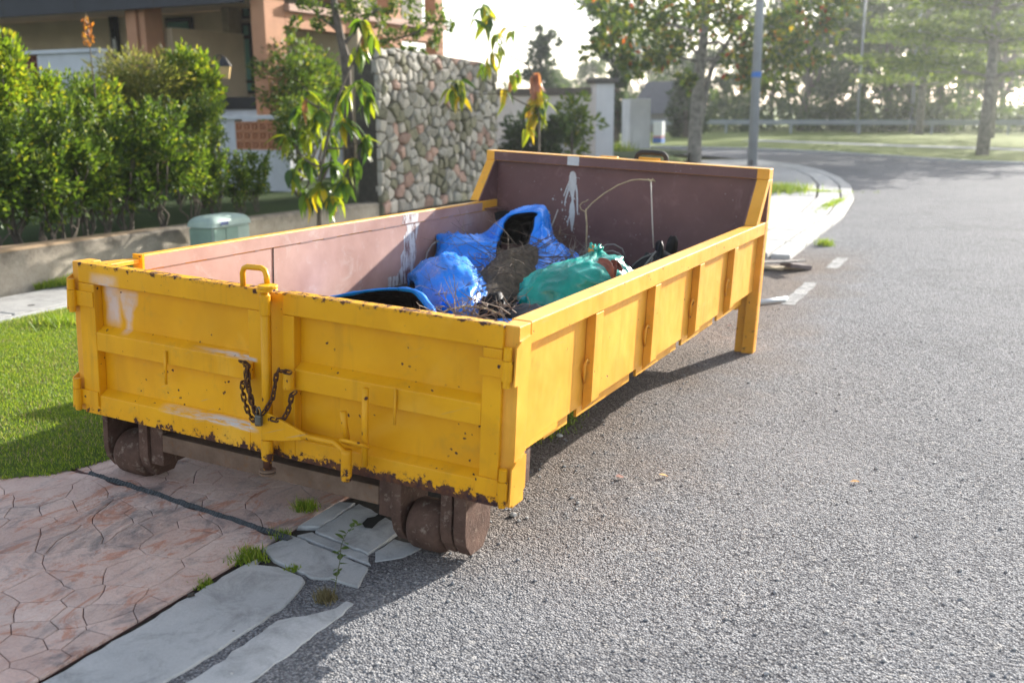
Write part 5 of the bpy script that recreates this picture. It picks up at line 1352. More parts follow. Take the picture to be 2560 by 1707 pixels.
# street side: beam, upper wall, columns, rear corner
def sp(x, y, X=None):
    p = on_x(x, y, HXc + (X if X is not None else c2x1)); return p.y - HYc, p.z
ya, za = sp(692, 26); yb, zb = sp(692, 66)
ye, _ = sp(1108, 60)
hbox('street_beam', c2x1 - 0.45, c2x1, 0.63, ye, zb, za, M_ORAN)
hbox('beam_cap', c2x1 - 0.5, c2x1 + 0.12, 0.63, ye, za + 0.005, za + 0.14, simple('pink_render', (0.45, 0.30, 0.24), 0.85))
hbox('upper_wall', c2x1 - 0.9, c2x1 - 0.6, 0.63, ye, za + 0.15, 9, simple('grey_cladding', (0.28, 0.26, 0.24), 0.85, 0.2, 2))
for q0, q1 in ((972, 1002), (1088, 1106)):
    y0 = sp(q0, 60)[0]; y1 = sp(q1, 60)[0]; hbox('column', c2x1 - 0.30, c2x1 + 0.02, y0, y1, 0.3, 9, M_ORAN)
hbox('street_wall', c2x1 - 3.3, c2x1 - 3.0, 0.63, ye, 0.3, zb + 0.1, M_BEIG)
yw0 = sp(730, 150, c2x1 - 3.0)[0]; w = MB().box(c2x1 - 2.995, c2x1 - 2.93, yw0, yw0 + 1.2, 0.8, 2.6).build('window', M_FRAME, house); MB().box(c2x1 - 2.928, c2x1 - 2.92, yw0 + .07, yw0 + 1.13, 0.87, 2.53).build('pane', M_GLASS, w)
hbox('roof', -22, c2x1 + 0.6, -0.5, ye + 0.5, 9.0, 9.4, M_GREYR)
_, zpb = hp(560, 274, 0.4); _, zpt = hp(560, 244, 0.4)
a = hp(505, 260, 0.4); hbox('black_band', a[0], c2x0 - 0.02, 0.3, 2.9, zpb, zpt, M_FRAME)  # plain black block at porch floor height
hbox('porch_base', -22, c2x0 - 0.02, 0.35, 2.9, 0.2, zpb - 0.005, M_WHITE)
# white parapets with terracotta screen blocks
def screen(name, label, pxs, Yw, blocks, mblock, nrow, ncol):
    (x0, y0), (x1, y1) = pxs
    a = on_y(x0, y0, Yw); b_ = on_y(x1, y0, Yw); zt = a.z
    e = empty(name, (a.x, Yw, 0)); tag(e, label, 'wall'); W2 = b_.x - a.x
    bx0 = on_y(blocks[0], 200, Yw).x - a.x; bx1 = on_y(blocks[2], 200, Yw).x - a.x
    bz1 = on_y(blocks[0], blocks[1], Yw).z; bz0 = on_y(blocks[0], blocks[3], Yw).z
    MB().box(-0.06, W2, -0.06, 0.26, zt - 0.07, zt).build('coping', M_WHITE, e)
    MB().box(0, bx0 - .005, 0, 0.2, 0.3, zt - 0.071).build('pier', M_WHITE, e)
    MB().box(bx1 + .005, W2 - .01, 0, 0.2, 0.3, zt - 0.071).build('pier', M_WHITE, e)
    MB().box(bx0, bx1, 0, 0.2, 0.3, bz0 - 0.005).build('plinth', M_WHITE, e)
    MB().box(bx0, bx1, 0.14, 0.19, bz0, bz1).build('screen_back', M_FRAME if False else mblock, e)
    cw, ch = (bx1 - bx0) / ncol, (bz1 - bz0) / nrow
    t = 0.028
    bm_ = MB()
    for (p0, p1, q0, q1) in ((0.006, cw - 0.006, 0.006, t), (0.006, cw - 0.006, ch - t, ch - 0.006), (0.006, t, t, ch - t), (cw - t, cw - 0.006, t, ch - t), (cw * .38, cw * .62, ch * .38, ch * .62)):
        bm_.box(p0, p1, 0, 0.13, q0, q1)
    for i_ in range(4):
        c_ = [(t, t), (cw - t, t), (t, ch - t), (cw - t, ch - t)][i_]; e_ = [(cw * .40, ch * .40), (cw * .6, ch * .4), (cw * .4, ch * .6), (cw * .6, ch * .6)][i_]
        bm_.tube([(c_[0], 0.05, c_[1]), (e_[0], 0.05, e_[1])], 0.018, 4)
    me = mesh_of(bm_, 'screen_block', mblock)
    for r_ in range(nrow):
        for c_ in range(ncol): link_copy(me, 'screen_block', e, (bx0 + cw * c_, 0.0, bz0 + ch * r_))
M_TERRA = simple('terracotta_block', (0.55, 0.25, 0.135), 0.8, 0.15, 8)
M_TERRAB = simple('brown_clay_block', (0.16, 0.055, 0.035), 0.8, 0.15, 8)
screen('screen_wall', 'white garden wall with pierced terracotta screen blocks in front of the porch', ((545, 289), (720, 400)), HYc - 1.2, (580, 305, 700, 374), M_TERRA, 3, 6)
screen('screen_wall', 'white parapet with brown clay screen blocks at the far left', ((-120, 136), (242, 330)), HYc - 2.2, (-90, 146, 98, 212), M_TERRAB, 4, 9)
# garden lantern
lp = on_x(530, 150, -8.2)
lan = empty('garden_lantern', (lp.x, lp.y, 0.36)); tag(lan, 'two-armed garden lantern on a thin dark post above the hedge', 'lantern')
zt = lp.z - 0.36
MB().cyl((0, 0, 0), (0, 0, zt - 0.02), 0.028, 10).build('post', M_FRAME, lan)
M_LAMP = simple('amber_lamp_glass', (0.60, 0.42, 0.20), 0.3, 0.1)
for sgn in (-1, 1):
    ox, oy = 0.20 * sgn * 0.9, 0.20 * sgn * 0.43
    rod('arm', [(0, 0, zt - 0.1), (ox * .5, oy * .5, zt + 0.08), (ox, oy, zt + 0.05)], 0.012, lan, M_FRAME, 6)
    h = MB()
    rg_ = lambda r, z: [(ox + r * math.cos(k * math.pi / 3), oy + r * math.sin(k * math.pi / 3), z) for k in range(6)]
    def fr(m_, a, b_):
        m_.add(a + b_, [(k, (k + 1) % 6, 6 + (k + 1) % 6, 6 + k) for k in range(6)] + [tuple(range(6))[::-1], tuple(range(6, 12))])
    m_ = MB(); fr(m_, rg_(0.075, zt - 0.31), rg_(0.115, zt - 0.11)); hd = m_.build('lamp_glass', M_LAMP, lan)
    m_ = MB(); fr(m_, rg_(0.135, zt - 0.108), rg_(0.03, zt + 0.045)); m_.build('lamp_cap', M_FRAME, lan)

# ------------------------------------------------------------------ green utility pillar on the walkway
M_UTIL = simple('pale_green_fibreglass', (0.34, 0.43, 0.38), 0.55, 0.10, 6)
M_UTILD = simple('mid_green_fibreglass', (0.20, 0.30, 0.25), 0.6, 0.12, 6)
up_ = empty('utility_pillar', (-4.62, 6.2, 0.03)); tag(up_, 'pale green domed utility pillar standing against the low wall', 'utility box'); up_.scale = (0.85, 0.80, 1.0)
MB().box(-0.22, 0.22, -0.42, 0.42, 0, 0.46).build('body', M_UTIL, up_, bevel=0.04)
for y0, y1 in ((-0.40, -0.16), (-0.14, 0.13)): MB().box(0.2215, 0.232, y0, y1, 0.03, 0.44).build('panel', M_UTILD, up_, bevel=0.01)
MB().box(-0.20, 0.20, -0.4275, -0.4215, 0.03, 0.44).build('panel', M_UTILD, up_, bevel=0.003)
rows = []
for i in range(7):
    t = i / 6; s_ = math.cos(t * 1.45) ** 0.45; rows.append([(0.265 * s_ * math.copysign(abs(math.cos(a)) ** .35, math.cos(a)), 0.475 * s_ * math.copysign(abs(math.sin(a)) ** .35, math.sin(a)), 0.462 + 0.125 * math.sin(t * 1.5)) for a in [2 * math.pi * k / 36 for k in range(37)]])
mb = MB(); mb.grid([rows[0]] + rows); mb.add([rows[-1][k] for k in range(36)], [tuple(range(36))]); mb.add([rows[0][k] for k in range(36)], [tuple(range(36))[::-1]]); mb.build('lid', M_UTIL, up_, smooth=True)
MB().box(0.2665, 0.270, -0.30, -0.12, 0.485, 0.525).build('blue_label', simple('blue_label', (0.03, 0.05, 0.16), 0.5), up_)

# ------------------------------------------------------------------ neighbour's white wall and gate pillars
M_WWALL = simple('white_wall_paint', (0.62, 0.63, 0.66), 0.85, 0.08, 1.5)
def stained():
    m, nt, b = mat('streaked_white_paint', 0.85, 0.0, 0.2)
    co = world_co(nt)
    s_ = nd(nt, 'ShaderNodeVectorMath', {0: co, 1: (5, 5, 0.35)}, operation='MULTIPLY').outputs[0]
    c = mix(nt, rng(nt, noi(nt, co, 1.0, 5.0), 0.3, 0.7), (0.50, 0.51, 0.55), (0.64, 0.65, 0.68))
    c = mix(nt, rng(nt, noi(nt, s_, 1.0, 5.0, 0.7), 0.56, 0.70, 0.0, 0.75), c, (0.16, 0.17, 0.18))
    setc(nt, b, c); return m
M_STREAK = stained()
M_CAP = simple('dark_coping_tile', (0.10, 0.095, 0.09), 0.8, 0.3, 4)
def pillar(name, label, x0, x1, xr, ytop, ybase, d, m, cap=True, depth=None):
    a = at_d(x0, ybase, d); b_ = at_d(x1, ybase, d); t = at_d(x0, ytop, d)
    w = (b_ - a).length
    dv = (b_ - a).normalized(); rz = math.atan2(dv.y, dv.x)
    e = empty(name, (a.x, a.y, 0), 0); tag(e, label, 'pillar')
    dp = depth or w
    W2 = (b_.x - a.x)
    MB().box(0, w, 0, dp, -0.05, t.z - (0.16 if cap else 0)).build('shaft', m, e, bevel=0.02)
    if cap: MB().box(-0.10, w + 0.10, -0.10, dp + 0.10, t.z - 0.158, t.z).build('coping', M_CAP, e, bevel=0.03)
    e.rotation_euler = (0, 0, rz + R(14))
    return e
pillar('gate_pillar', 'white gate pillar with a dark tiled cap at the end of the neighbour wall', 1488, 1536, 0, 196, 397, 30.0, M_WWALL)
p2 = pillar('gate_pillar', 'shorter streaked white gate pillar without a cap', 1572, 1628, 0, 248, 386, 36.0, M_STREAK, False)
pa = at_d(1488, 300, 30.0); zt = at_d(1488, 212, 30.0).z
nw = empty('neighbour_wall', (pa.x, pa.y, 0)); tag(nw, 'long white boundary wall with dark coping behind the mango sapling', 'wall')
dv = Vector((-12.5, 2.0, 0)); pn = Vector((0.16, 0.98, 0)) * 0.25
MB().prism([(0, 0.15, -0.05), (dv.x, dv.y + .15, -0.05), (dv.x + pn.x, dv.y + .15 + pn.y, -0.05), (pn.x, .15 + pn.y, -0.05)], (0, 0, zt - 0.25)).build('panel', M_WWALL, nw)
MB().prism([(0.02, 0.05, zt - 0.295), (dv.x, dv.y + .05, zt - 0.295), (dv.x + pn.x, dv.y + .25 + pn.y, zt - 0.295), (pn.x, .25 + pn.y, zt - 0.295)], (0, 0, 0.22)).build('coping', M_CAP, nw)
# small white cabinet with red and blue foot
ca = on_z(1647, 358, 0.05)
cbx = empty('roadside_cabinet', (ca.x, ca.y, 0.05)); tag(cbx, 'small white roadside cabinet with a red and blue foot', 'cabinet')
sc_ = (ca - CAM).length / 2519
MB().box(-11 * sc_, 11 * sc_, -0.25, 0.25, 17 * sc_, 51 * sc_).build('body', M_WWALL, cbx, bevel=0.03)
MB().box(-10 * sc_, 10 * sc_, -0.24, 0.24, 12.6 * sc_, 16.9 * sc_).build('red_band', simple('faded_red', (0.45, 0.15, 0.15), 0.7), cbx)
MB().box(-11 * sc_, 11 * sc_, -0.26, 0.26, 0, 12.5 * sc_).build('blue_foot', simple('road_blue', (0.03, 0.12, 0.38), 0.7), cbx)
# neighbour's house with a steep grey roof
hr = at_d(1630, 300, 70.0)
nh = empty('far_house', (hr.x, hr.y, 0)); tag(nh, 'distant house with a steep dark grey roof between the gate pillars', 'house')
k = 70 / 2519
MB().box(-50 * k, 40 * k, 0, 6, -0.1, at_d(1600, 285, 70).z).build('wall', simple('grey_house_wall', (0.25, 0.24, 0.24), 0.9), nh)
zr0 = at_d(1600, 285, 70).z; zr1 = at_d(1600, 203, 70).z
MB().add([(-60 * k, -0.6, zr0), (50 * k, -0.6, zr0), (50 * k, 6.6, zr0), (-60 * k, 6.6, zr0), (-45 * k, 2.5, zr1), (30 * k, 2.5, zr1)], [(0, 1, 5, 4), (1, 2, 5), (2, 3, 4, 5), (3, 0, 4), (3, 2, 1, 0)]).build('roof', M_GREYR, nh)

# ------------------------------------------------------------------ street pole, thin lamp posts, guardrail
pb = on_z(1880, 418, 0.03)
pole = empty('street_pole', (pb.x, pb.y, 0.0)); tag(pole, 'grey steel street pole with a narrow blue band', 'pole')
M_POLE = simple('galvanised_grey_paint', (0.27, 0.30, 0.33), 0.55, 0.12, 2)
ps = (pb - CAM).length / 2519
MB().tube([(0, 0, -0.05), (0, 0, 5), (0, 0, 10)], [11.5 * ps, 10 * ps, 8.5 * ps], 20).build('shaft', M_POLE, pole, smooth=True)
zb0 = at_d(1888, 195, (pb - CAM).dot(RW[2])).z; zb1 = at_d(1888, 182, (pb - CAM).dot(RW[2])).z
MB().cyl((0, 0, zb0), (0, 0, zb1), 11.6 * ps, 20).build('blue_band', simple('blue_tape', (0.02, 0.16, 0.55), 0.5), pole)
MB().box(-0.02, 0.05, -13.5 * ps, -11.4 * ps, 0.05, 0.25).build('bolt_plate', M_CAP, pole)
for (x, yb, r, lab) in ((2141, 332, 3.2, 'thin lamp post beside the dark trees across the lawn'), (2276, 330, 4.5, 'slightly thicker lamp post left of the small park tree')):
    q = on_z(x, yb, 0.05); s_ = (q - CAM).length / 2519
    e = empty('lamp_post', (q.x, q.y, 0.0)); tag(e, lab, 'lamp post', 'far lamp posts')
    MB().tube([(0, 0, 0), (0, 0, 10)], [r * s_, r * s_ * .6], 8).build('shaft', M_POLE, e, smooth=True)
    MB().tube([(0, 0, 10), (0.8, 0.3, 10.4), (1.8, 0.5, 10.4)], 0.05, 6).build('arm', M_POLE, e)
    MB().box(1.7, 2.4, 0.4, 0.65, 10.33, 10.45).build('lamp_head', M_POLE, e)
gr0 = on_z(1440, 341, 0.05); gr1 = on_z(2200, 334, 0.05); 
GY = 64.0
rail = empty('guardrail', (0, GY, 0)); tag(rail, 'long galvanised roadside guardrail beyond the lawn', 'guardrail')
M_GALV = simple('galvanised_steel', (0.30, 0.34, 0.37), 0.5, 0.12, 1.0, metallic=0.3)
prof = [(0, 0.42), (-0.04, 0.45), (-0.04, 0.52), (0.02, 0.565), (-0.04, 0.61), (-0.04, 0.68), (0, 0.71)]
def gz(x): return 0.25
for seg in range(14):
    x0 = -34 + 4.2 * seg; x1 = x0 + 4.18
    MB().grid([[(x, p, z + 0.18) for p, z in prof] for x in (x0, x1)]).build('rail_panel', M_GALV, rail)
    MB().box(x0 - 0.06, x0 + 0.06, 0.03, 0.16, -0.1, 0.88).build('post', M_GALV, rail)

# ------------------------------------------------------------------ street tree with reddish leaves
tbp = on_z(1735, 408, 0.03); dt = (tbp - CAM).dot(RW[2])
def tl(x, y, dd=0.0): return at_d(x, y, dt + dd) - Vector((tbp.x, tbp.y, 0))
tr = MB()
P1 = [Vector((0, 0, -0.05))] + [tl(x, y) for x, y in ((1738, 330), (1745, 230), (1752, 150), (1760, 90), (1768, 20), (1772, -60))]
tr.tube(spline(P1, 3), [0.24 - 0.15 * i / 18 for i in range(19)], 10)
P2 = [tl(x, y, .2) for x, y in ((1742, 330), (1756, 270), (1768, 215), (1785, 160), (1830, 90), (1870, 20))]
tr.tube(spline(P2, 3), [0.13 - 0.08 * i / 15 for i in range(16)], 8)
for (a, b_) in (((1752, 150), (1640, 60)), ((1756, 110), (1900, 110)), ((1760, 95), (1560, 30)), ((1765, 50), (1980, 30)), ((1752, 140), (1860, 160)), ((1750, 160), (1650, 120)), ((1830, 90), (2050, 60)), ((1768, 20), (1700, -80)), ((1860, 40), (1960, 150))):
    limb(tr, tl(*a), tl(b_[0], b_[1], rf.uniform(-2, 2)), 0.07, 0.015, 5, 0.06, 6)
cm = MB()
def blobpx(mb, x, y, dd, rpx, n, per, L, w, flat=0.8, droop=0.2):
    r = rpx * dt / 2519
    crown(tl(x, y, dd), (r, r, r * flat), n, per, r * 0.34, L, w, droop=droop, hollow=0.15, mb=mb)
for (x, y, r, n) in ((1520, 30, 70, 10), (1500, 110, 50, 6), (1590, 60, 90, 14), (1660, 110, 75, 11), (1640, 20, 90, 14), (1740, 40, 100, 15), (1700, 150, 50, 5), (1820, 30, 100, 15), (1830, 130, 70, 9), (1900, 80, 90, 13), (1900, 180, 60, 7), (1950, 130, 70, 10), (1925, 215, 42, 5), (1990, 60, 85, 12), (2040, 40, 80, 10), (2090, 25, 55, 6), (2030, 150, 35, 4), (1560, 130, 45, 5), (1640, 165, 38, 4), (1780, -40, 130, 14), (1950, -40, 130, 14), (1600, -50, 120, 12), (1590, 180, 34, 3), (1730, 215, 26, 3), (1880, 130, 60, 7), (1860, 200, 30, 3)):
    for dd in (-1.8, 1.6): blobpx(cm, x, y, dd, r, max(2, int(n * 0.55)), 30, 0.25, 0.066)
e = empty('street_tree', (tbp.x, tbp.y, 0)); tag(e, 'leafy street tree with scattered red leaves behind the skip', 'tree')
tr.build('trunk', M_BARKP, e, smooth=True); cm.build('crown', M_RED, e)
# slim dark tree left of it and conifer
def simple_tree(name, label, px, pybase, d, blobs, m, trunk, L=0.3, w=0.09, per=36, bark=M_BARK, group=None, cat='tree'):
    b_ = at_d(px, pybase, d); e = empty(name, (b_.x, b_.y, 0)); tag(e, label, cat, group)
    o = Vector((b_.x, b_.y, 0)); mb = MB(); k = d / 2519
    for pts, r0, r1 in trunk:
        P = [at_d(x, y, d) - o for x, y in pts]
        if pts is trunk[0][0]: P[0].z = -0.1
        P = spline(P, 3); mb.tube(P, [r0 + (r1 - r0) * i / (len(P) - 1) for i in range(len(P))], 7)
    mb.build('trunk', bark, e, smooth=True)
    cm = MB()
    for (x, y, rx, ry, n) in blobs:
        crown(at_d(x, y, d + rf.uniform(-1, 1) * rx * k * .6) - o, (rx * k, rx * k, ry * k), n, per, min(rx, ry) * k * 0.38, L, w, droop=0.15, hollow=0.15, mb=cm)
    cm.build('crown', m, e); return e
simple_tree('slim_tree', 'slim dark tree hanging between the white pillars and the red-leaved tree', 1535, 330, 42, [(1500, 20, 45, 40, 8), (1525, 80, 50, 50, 10), (1505, 120, 32, 30, 5), (1545, 150, 45, 45, 9), (1530, 210, 35, 40, 7), (1540, 260, 30, 40, 6), (1560, 40, 50, 50, 8), (1500, -40, 60, 50, 8), (1550, 300, 30, 30, 5)], M_DARKF, [([(1540, 345), (1542, 250), (1532, 120), (1515, 0)], 0.16, 0.05)], 0.28, 0.08)
simple_tree('conifer', 'narrow dark conifer standing alone against the white sky', 1352, 300, 60, [(1350, 95, 14, 30, 5), (1340, 130, 26, 30, 7), (1352, 165, 30, 35, 9), (1362, 120, 18, 25, 5), (1350, 205, 34, 38, 9), (1380, 90, 14, 22, 4), (1340, 240, 40, 35, 8), (1385, 215, 25, 25, 5), (1320, 200, 20, 25, 4)], M_DARKF, [([(1352, 300), (1352, 200), (1350, 80), (1350, 58)], 0.2, 0.03)], 0.35, 0.08)
simple_tree('cypress', 'dark rounded cypress behind the trunk of the red-leaved tree', 1715, 330, 58, [(1715, 215, 28, 30, 8), (1710, 250, 36, 40, 12), (1715, 300, 42, 40, 14), (1690, 320, 25, 25, 6)], M_DARKF, [([(1715, 335), (1715, 220)], 0.2, 0.05)], 0.35, 0.10)
for i, (x, y, d, rx, ry, lab) in enumerate(((1300, 350, 25, 62, 60, 'dark green shrub in front of the neighbour wall, beside the stone wall'), (1430, 320, 26, 60, 75, 'dark green shrub in front of the neighbour wall, beside the white pillar'), (1375, 345, 25, 50, 50, 'lower dark shrub behind the mango sapling stem'))):
    simple_tree('wall_shrub', lab, x, 400, d, [(x, y, rx, ry, 16), (x + 20, y - 30, rx * .7, ry * .6, 9), (x - 15, y + 30, rx * .8, ry * .6, 9)], M_DARKF if i != 1 else M_HEDGE, [([(x, 400), (x, y)], 0.05, 0.02)], 0.16, 0.035, 40, cat='shrub')
simple_tree('garden_tree', 'slender leafy garden tree in front of the house, left of the stone wall top', 862, 330, 17.5,
    [(760, 15, 40, 30, 7), (800, 55, 34, 26, 6), (850, 25, 36, 30, 6), (905, 15, 36, 30, 7), (955, 45, 40, 30, 8), (1000, 20, 40, 30, 8), (1035, 75, 36, 32, 8), (985, 95, 34, 28, 7), (1075, 40, 36, 36, 6), (1020, 130, 40, 20, 6), (1085, 110, 30, 30, 5), (1120, 60, 26, 34, 3), (740, 60, 30, 22, 4)],
    M_HEDGE, [([(868, 330), (866, 190), (852, 100), (836, 20), (830, -40)], 0.10, 0.05), ([(856, 120), (900, 60), (950, 20)], 0.04, 0.012), ([(848, 80), (800, 40), (765, 10)], 0.035, 0.01), ([(862, 150), (940, 110), (1020, 90), (1075, 60)], 0.03, 0.01)], 0.085, 0.022, 30)
# bright weeds at the pillar foot
wd = MB(); q = on_z(1556, 402, 0.03)
for k in range(300): leaf(wd, Vector((rf.gauss(0, .22), rf.gauss(0, .25), 0)), Vector((rf.gauss(0, .3), rf.gauss(0, .3), 1)), rf.uniform(.3, .75), 0.02)
e = plant('tall_weeds', 'bright yellow-green weeds growing between the two gate pillars', 'weeds', (q.x, q.y, 0.03), [('blades', mesh_of(wd, 'blades', M_LIME))])

# ------------------------------------------------------------------ park trees on the far lawn and the tree belt behind the rail
def layered(seed, n_tier=8, H=13.0, wide=4.6):
    mb = MB(); st = MB()
    st.tube([(0, 0, -0.1), (0.05, 0, 3), (0, 0.05, 7), (0, 0, H)], [0.26, 0.20, 0.13, 0.04], 9)
    for t in range(n_tier):
        z = 3.0 + (H - 3.2) * t / n_tier; r = wide * (1 - 0.75 * t / n_tier) * rf.uniform(.85, 1.1)
        for k in range(7):
            a = k * 0.9 + rf.uniform(-.25, .25) + t; tip = Vector((r * math.cos(a), r * math.sin(a), z + 0.4 + rf.uniform(-.15, .3)))
            limb(st, (0, 0, z), tip, 0.045, 0.012, 4, 0.03, 5)
            for q in range(6):
                c = Vector((0, 0, z)).lerp(tip, 0.35 + 0.65 * rf.random()) + Vector((rf.gauss(0, .3), rf.gauss(0, .3), 0.05))
                for j in range(22):
                    v = Vector((rf.gauss(0, .45), rf.gauss(0, .45), rf.gauss(0, .10)))
                    leaf(mb, c + v, Vector((v.x, v.y, rf.uniform(-.3, .4))) + rdir() * .4, 0.30, 0.085)
    return mesh_of(st, 'trunk', M_BARKP, True), mesh_of(mb, 'crown', M_FARL)
LT = [layered(1), layered(2, 8, 13, 5.2)]
for i, (x, y, H, lab) in enumerate(((2455, 388, 12.0, 'tall park tree with layered branches nearest the road at the right'), (2472, 346, 13.5, 'layered park tree just behind the nearest one'), (2297, 336, 12.5, 'layered park tree left of the nearest one, by the lamp post'), (2660, 360, 13.0, 'layered park tree leaning in from the right edge'))):
    q = on_z(x, y, 0.05); t_ = LT[i % 2]
    plant('park_tree', lab, 'tree', (q.x, q.y, 0.03), [('trunk', t_[0]), ('crown', t_[1])], 'park trees on the far lawn', H / 13.0, i * 1.1)
def broad(seed, H=12.0):
    st = MB(); mb = MB()
    p = limb(st, (0, 0, -0.2), (rf.uniform(-.4, .4), rf.uniform(-.4, .4), 4.2), 0.30, 0.2, 4, 0.02, 8)
    for k in range(8):
        a = k * 0.8 + rf.uniform(-.3, .3); t_ = Vector((2.8 * math.cos(a) * rf.uniform(.5, 1), 2.8 * math.sin(a) * rf.uniform(.5, 1), rf.uniform(5.5, H - 2)))
        limb(st, p[-1 - (k % 3)], t_, 0.13, 0.03, 5, 0.05, 6)
        crown(t_ + Vector((0, 0, 0.4)), (1.8, 1.8, 1.35), 14, 34, 0.62, 0.36, 0.12, hollow=0.2, mb=mb)
    for k in range(7):
        a = rf.uniform(0, 6.28); crown((2.4 * math.cos(a), 2.4 * math.sin(a), rf.uniform(2.6, 5.5)), (1.2, 1.2, 0.9), 7, 30, 0.5, 0.34, 0.11, hollow=0.2, mb=mb)
    return mesh_of(st, 'trunk', M_BARK, True), mesh_of(mb, 'crown', M_FARF), 
BT = [broad(s) for s in range(3)]
rows_ = [(1600, 96, .75), (1690, 90, .62), (1765, 80, .55), (1850, 92, .62), (1925, 84, .78), (1998, 72, 1.0), (2075, 90, 1.05), (2150, 80, 0.85), (2205, 74, 0.95), (2270, 95, 1.15), (2345, 84, 1.05), (2420, 92, 1.2), (2500, 84, 1.1), (2580, 90, 1.2), (1480, 100, .55), (1400, 110, .5)]
rows_.sort()
for i, (x, d, s_) in enumerate(rows_):
    q = at_d(x, 340, d); t_ = BT[i % 3]
    plant('belt_tree', 'broad hazy tree in the belt behind the guardrail, number %s from the left' % (ordn + ['fourteenth', 'fifteenth', 'sixteenth'])[i], 'tree', (q.x, q.y, 0.0), [('trunk', t_[0]), ('crown', t_[1])], 'belt of trees behind the guardrail', s_, i * 2.1)
un = MB()
for k in range(520):
    x = rf.uniform(-45, 34); y = rf.uniform(66.5, 80); r = rf.uniform(.6, 1.4) * (1 + 0.09 * (y - 66))
    crown((x, y, r * 0.8), (r, r, r * 0.9), 3, 26, 0.55, 0.34, 0.11, hollow=0.3, mb=un)
tag(un.build('undergrowth', M_FARF), 'low mass of undergrowth along the foot of the tree belt', 'undergrowth', kind='stuff')

# ------------------------------------------------------------------ grass, weeds and loose grit
rg_ = random.Random(4)
M_BLADE = leaf_mat('grass_blade', [(0.10, 0.17, 0.018), (0.17, 0.26, 0.028), (0.26, 0.34, 0.045), (0.42, 0.40, 0.12)], 0.45, pos=[0, .4, .82, 1.0])
def in_poly(x, y, P):
    c = False
    for i in range(len(P)):
        (x0, y0), (x1, y1) = P[i - 1], P[i]
        if (y0 > y) != (y1 > y) and x < (x1 - x0) * (y - y0) / (y1 - y0) + x0: c = not c
    return c
gp = [(-3.66, edge[0][1] - 0.4)] + [(p[0] + 0.015, p[1] - 0.02) for p in edge] + [(d0[0] + .2, d0[1] + .2), (0.9, 2.2), (0.2, 4.6), (-3.66, 4.6)]
def blades(mb, n, gen, h0, h1, w=0.0028, lean=0.5):
    k = 0
    while k < n:
        p = gen()
        if p is None: continue
        k += 1
        x, y, z = p; h = rg_.uniform(h0, h1); a = rg_.uniform(0, 6.283); l = rg_.uniform(0, lean) * h; b_ = rg_.uniform(0, 6.283)
        o = len(mb.v); cx_, cy_ = w * math.cos(a), w * math.sin(a)
        mb.v += [(x - cx_, y - cy_, z), (x + cx_, y + cy_, z), (x + l * math.cos(b_), y + l * math.sin(b_), z + h)]
        mb.f.append((o, o + 1, o + 2)); mb.m.append(0)
def lawn_pt():
    x, y = rg_.uniform(-3.7, 0.9), rg_.uniform(edge[0][1] - 0.4, 4.6)
    if not in_poly(x, y, gp): return None
    if rg_.random() > 0.72 + 0.6 * nz((x, y, 0), 1.3, 3): return None
    return x, y, 0.105
mb = MB(); blades(mb, 190000, lawn_pt, 0.010, 0.026, 0.0030, 1.0)
tag(mb.build('lawn_grass', M_BLADE), 'short mown grass of the roadside lawn left of the skip', 'grass', kind='stuff')
def dry_pt():
    p = lawn_pt()
    if p is None or nz((p[0], p[1], 0), 0.9, 6) + 0.5 * nz((p[0], p[1], 0), 4.0, 7) < 0.12: return None
    return p
mb = MB(); blades(mb, 16000, dry_pt, 0.012, 0.032, 0.0032, 1.2)
tag(mb.build('dry_grass', simple('straw_blade', (0.34, 0.27, 0.13), 0.9, 0.3, 6)), 'straw-coloured dry patches in the roadside lawn', 'grass', kind='stuff')
mb = MB()
def mound_pt():
    y = rg_.uniform(3.85, 7.5); x = -5.06 + 0.42 * rg_.random() * min(1, (y - 3.8) / 0.8)
    return x, y, 0.03 + 0.10 * min(1, (y - 3.8) / 0.9) * (1 - (x + 5.06) / 0.42)
blades(mb, 9000, mound_pt, 0.03, 0.09, 0.005, 0.7)
tag(mb.build('wall_foot_grass', M_BLADE), 'wedge of grass growing at the foot of the low wall', 'grass', kind='stuff')
def tuft(name, label, px, z, n, r, h0, h1, m=None, w=0.004, lean=0.8, sq=(1, 1)):
    c = on_z(px[0], px[1], z); t = MB()
    blades(t, n, lambda: (rg_.gauss(0, r * sq[0]), rg_.gauss(0, r * sq[1]), 0.0), h0, h1, w, lean)
    o = t.build(name, m or M_BLADE); o.location = c
    return tag(o, label, 'weeds', kind='stuff' if n < 320 and r >= 0.1 else None)
tuft('weed_tuft', 'green weeds in the joint at the corner of the big gutter slab', (620, 1398), 0.006, 420, 0.035, 0.015, 0.05)
tuft('weed_tuft', 'green weed tuft in the gutter joint below the lock bar', (765, 1280), 0.006, 330, 0.024, 0.03, 0.075)
tuft('weed_tuft', 'small weed sprig beside the broken slab corner', (700, 1340), 0.01, 160, 0.022, 0.012, 0.04)
tuft('weed_tuft', 'tiny weed between the two cracked slabs', (735, 1425), 0.006, 90, 0.015, 0.008, 0.025)
tuft('weed_tuft', 'weeds along the dark driveway joint, nearer the camera', (505, 1462), 0.004, 160, 0.02, 0.01, 0.03)
tuft('weed_tuft', 'dry brown weed at the asphalt edge below the leafy seedling', (815, 1500), 0.002, 160, 0.02, 0.02, 0.06, simple('dry_weed', (0.16, 0.13, 0.06), 0.9))
tuft('weed_tuft', 'strip of pale grass under the near side of the skip', (1350, 1062), 0.0, 2200, 0.09, 0.015, 0.05, None, 0.0035, 0.8, (0.9, 2.0))
tuft('weed_tuft', 'darker grass strip in the shade of the front corner post', (1265, 1040), 0.0, 900, 0.10, 0.02, 0.05, None, 0.0035, 0.8, (0.9, 1.6))
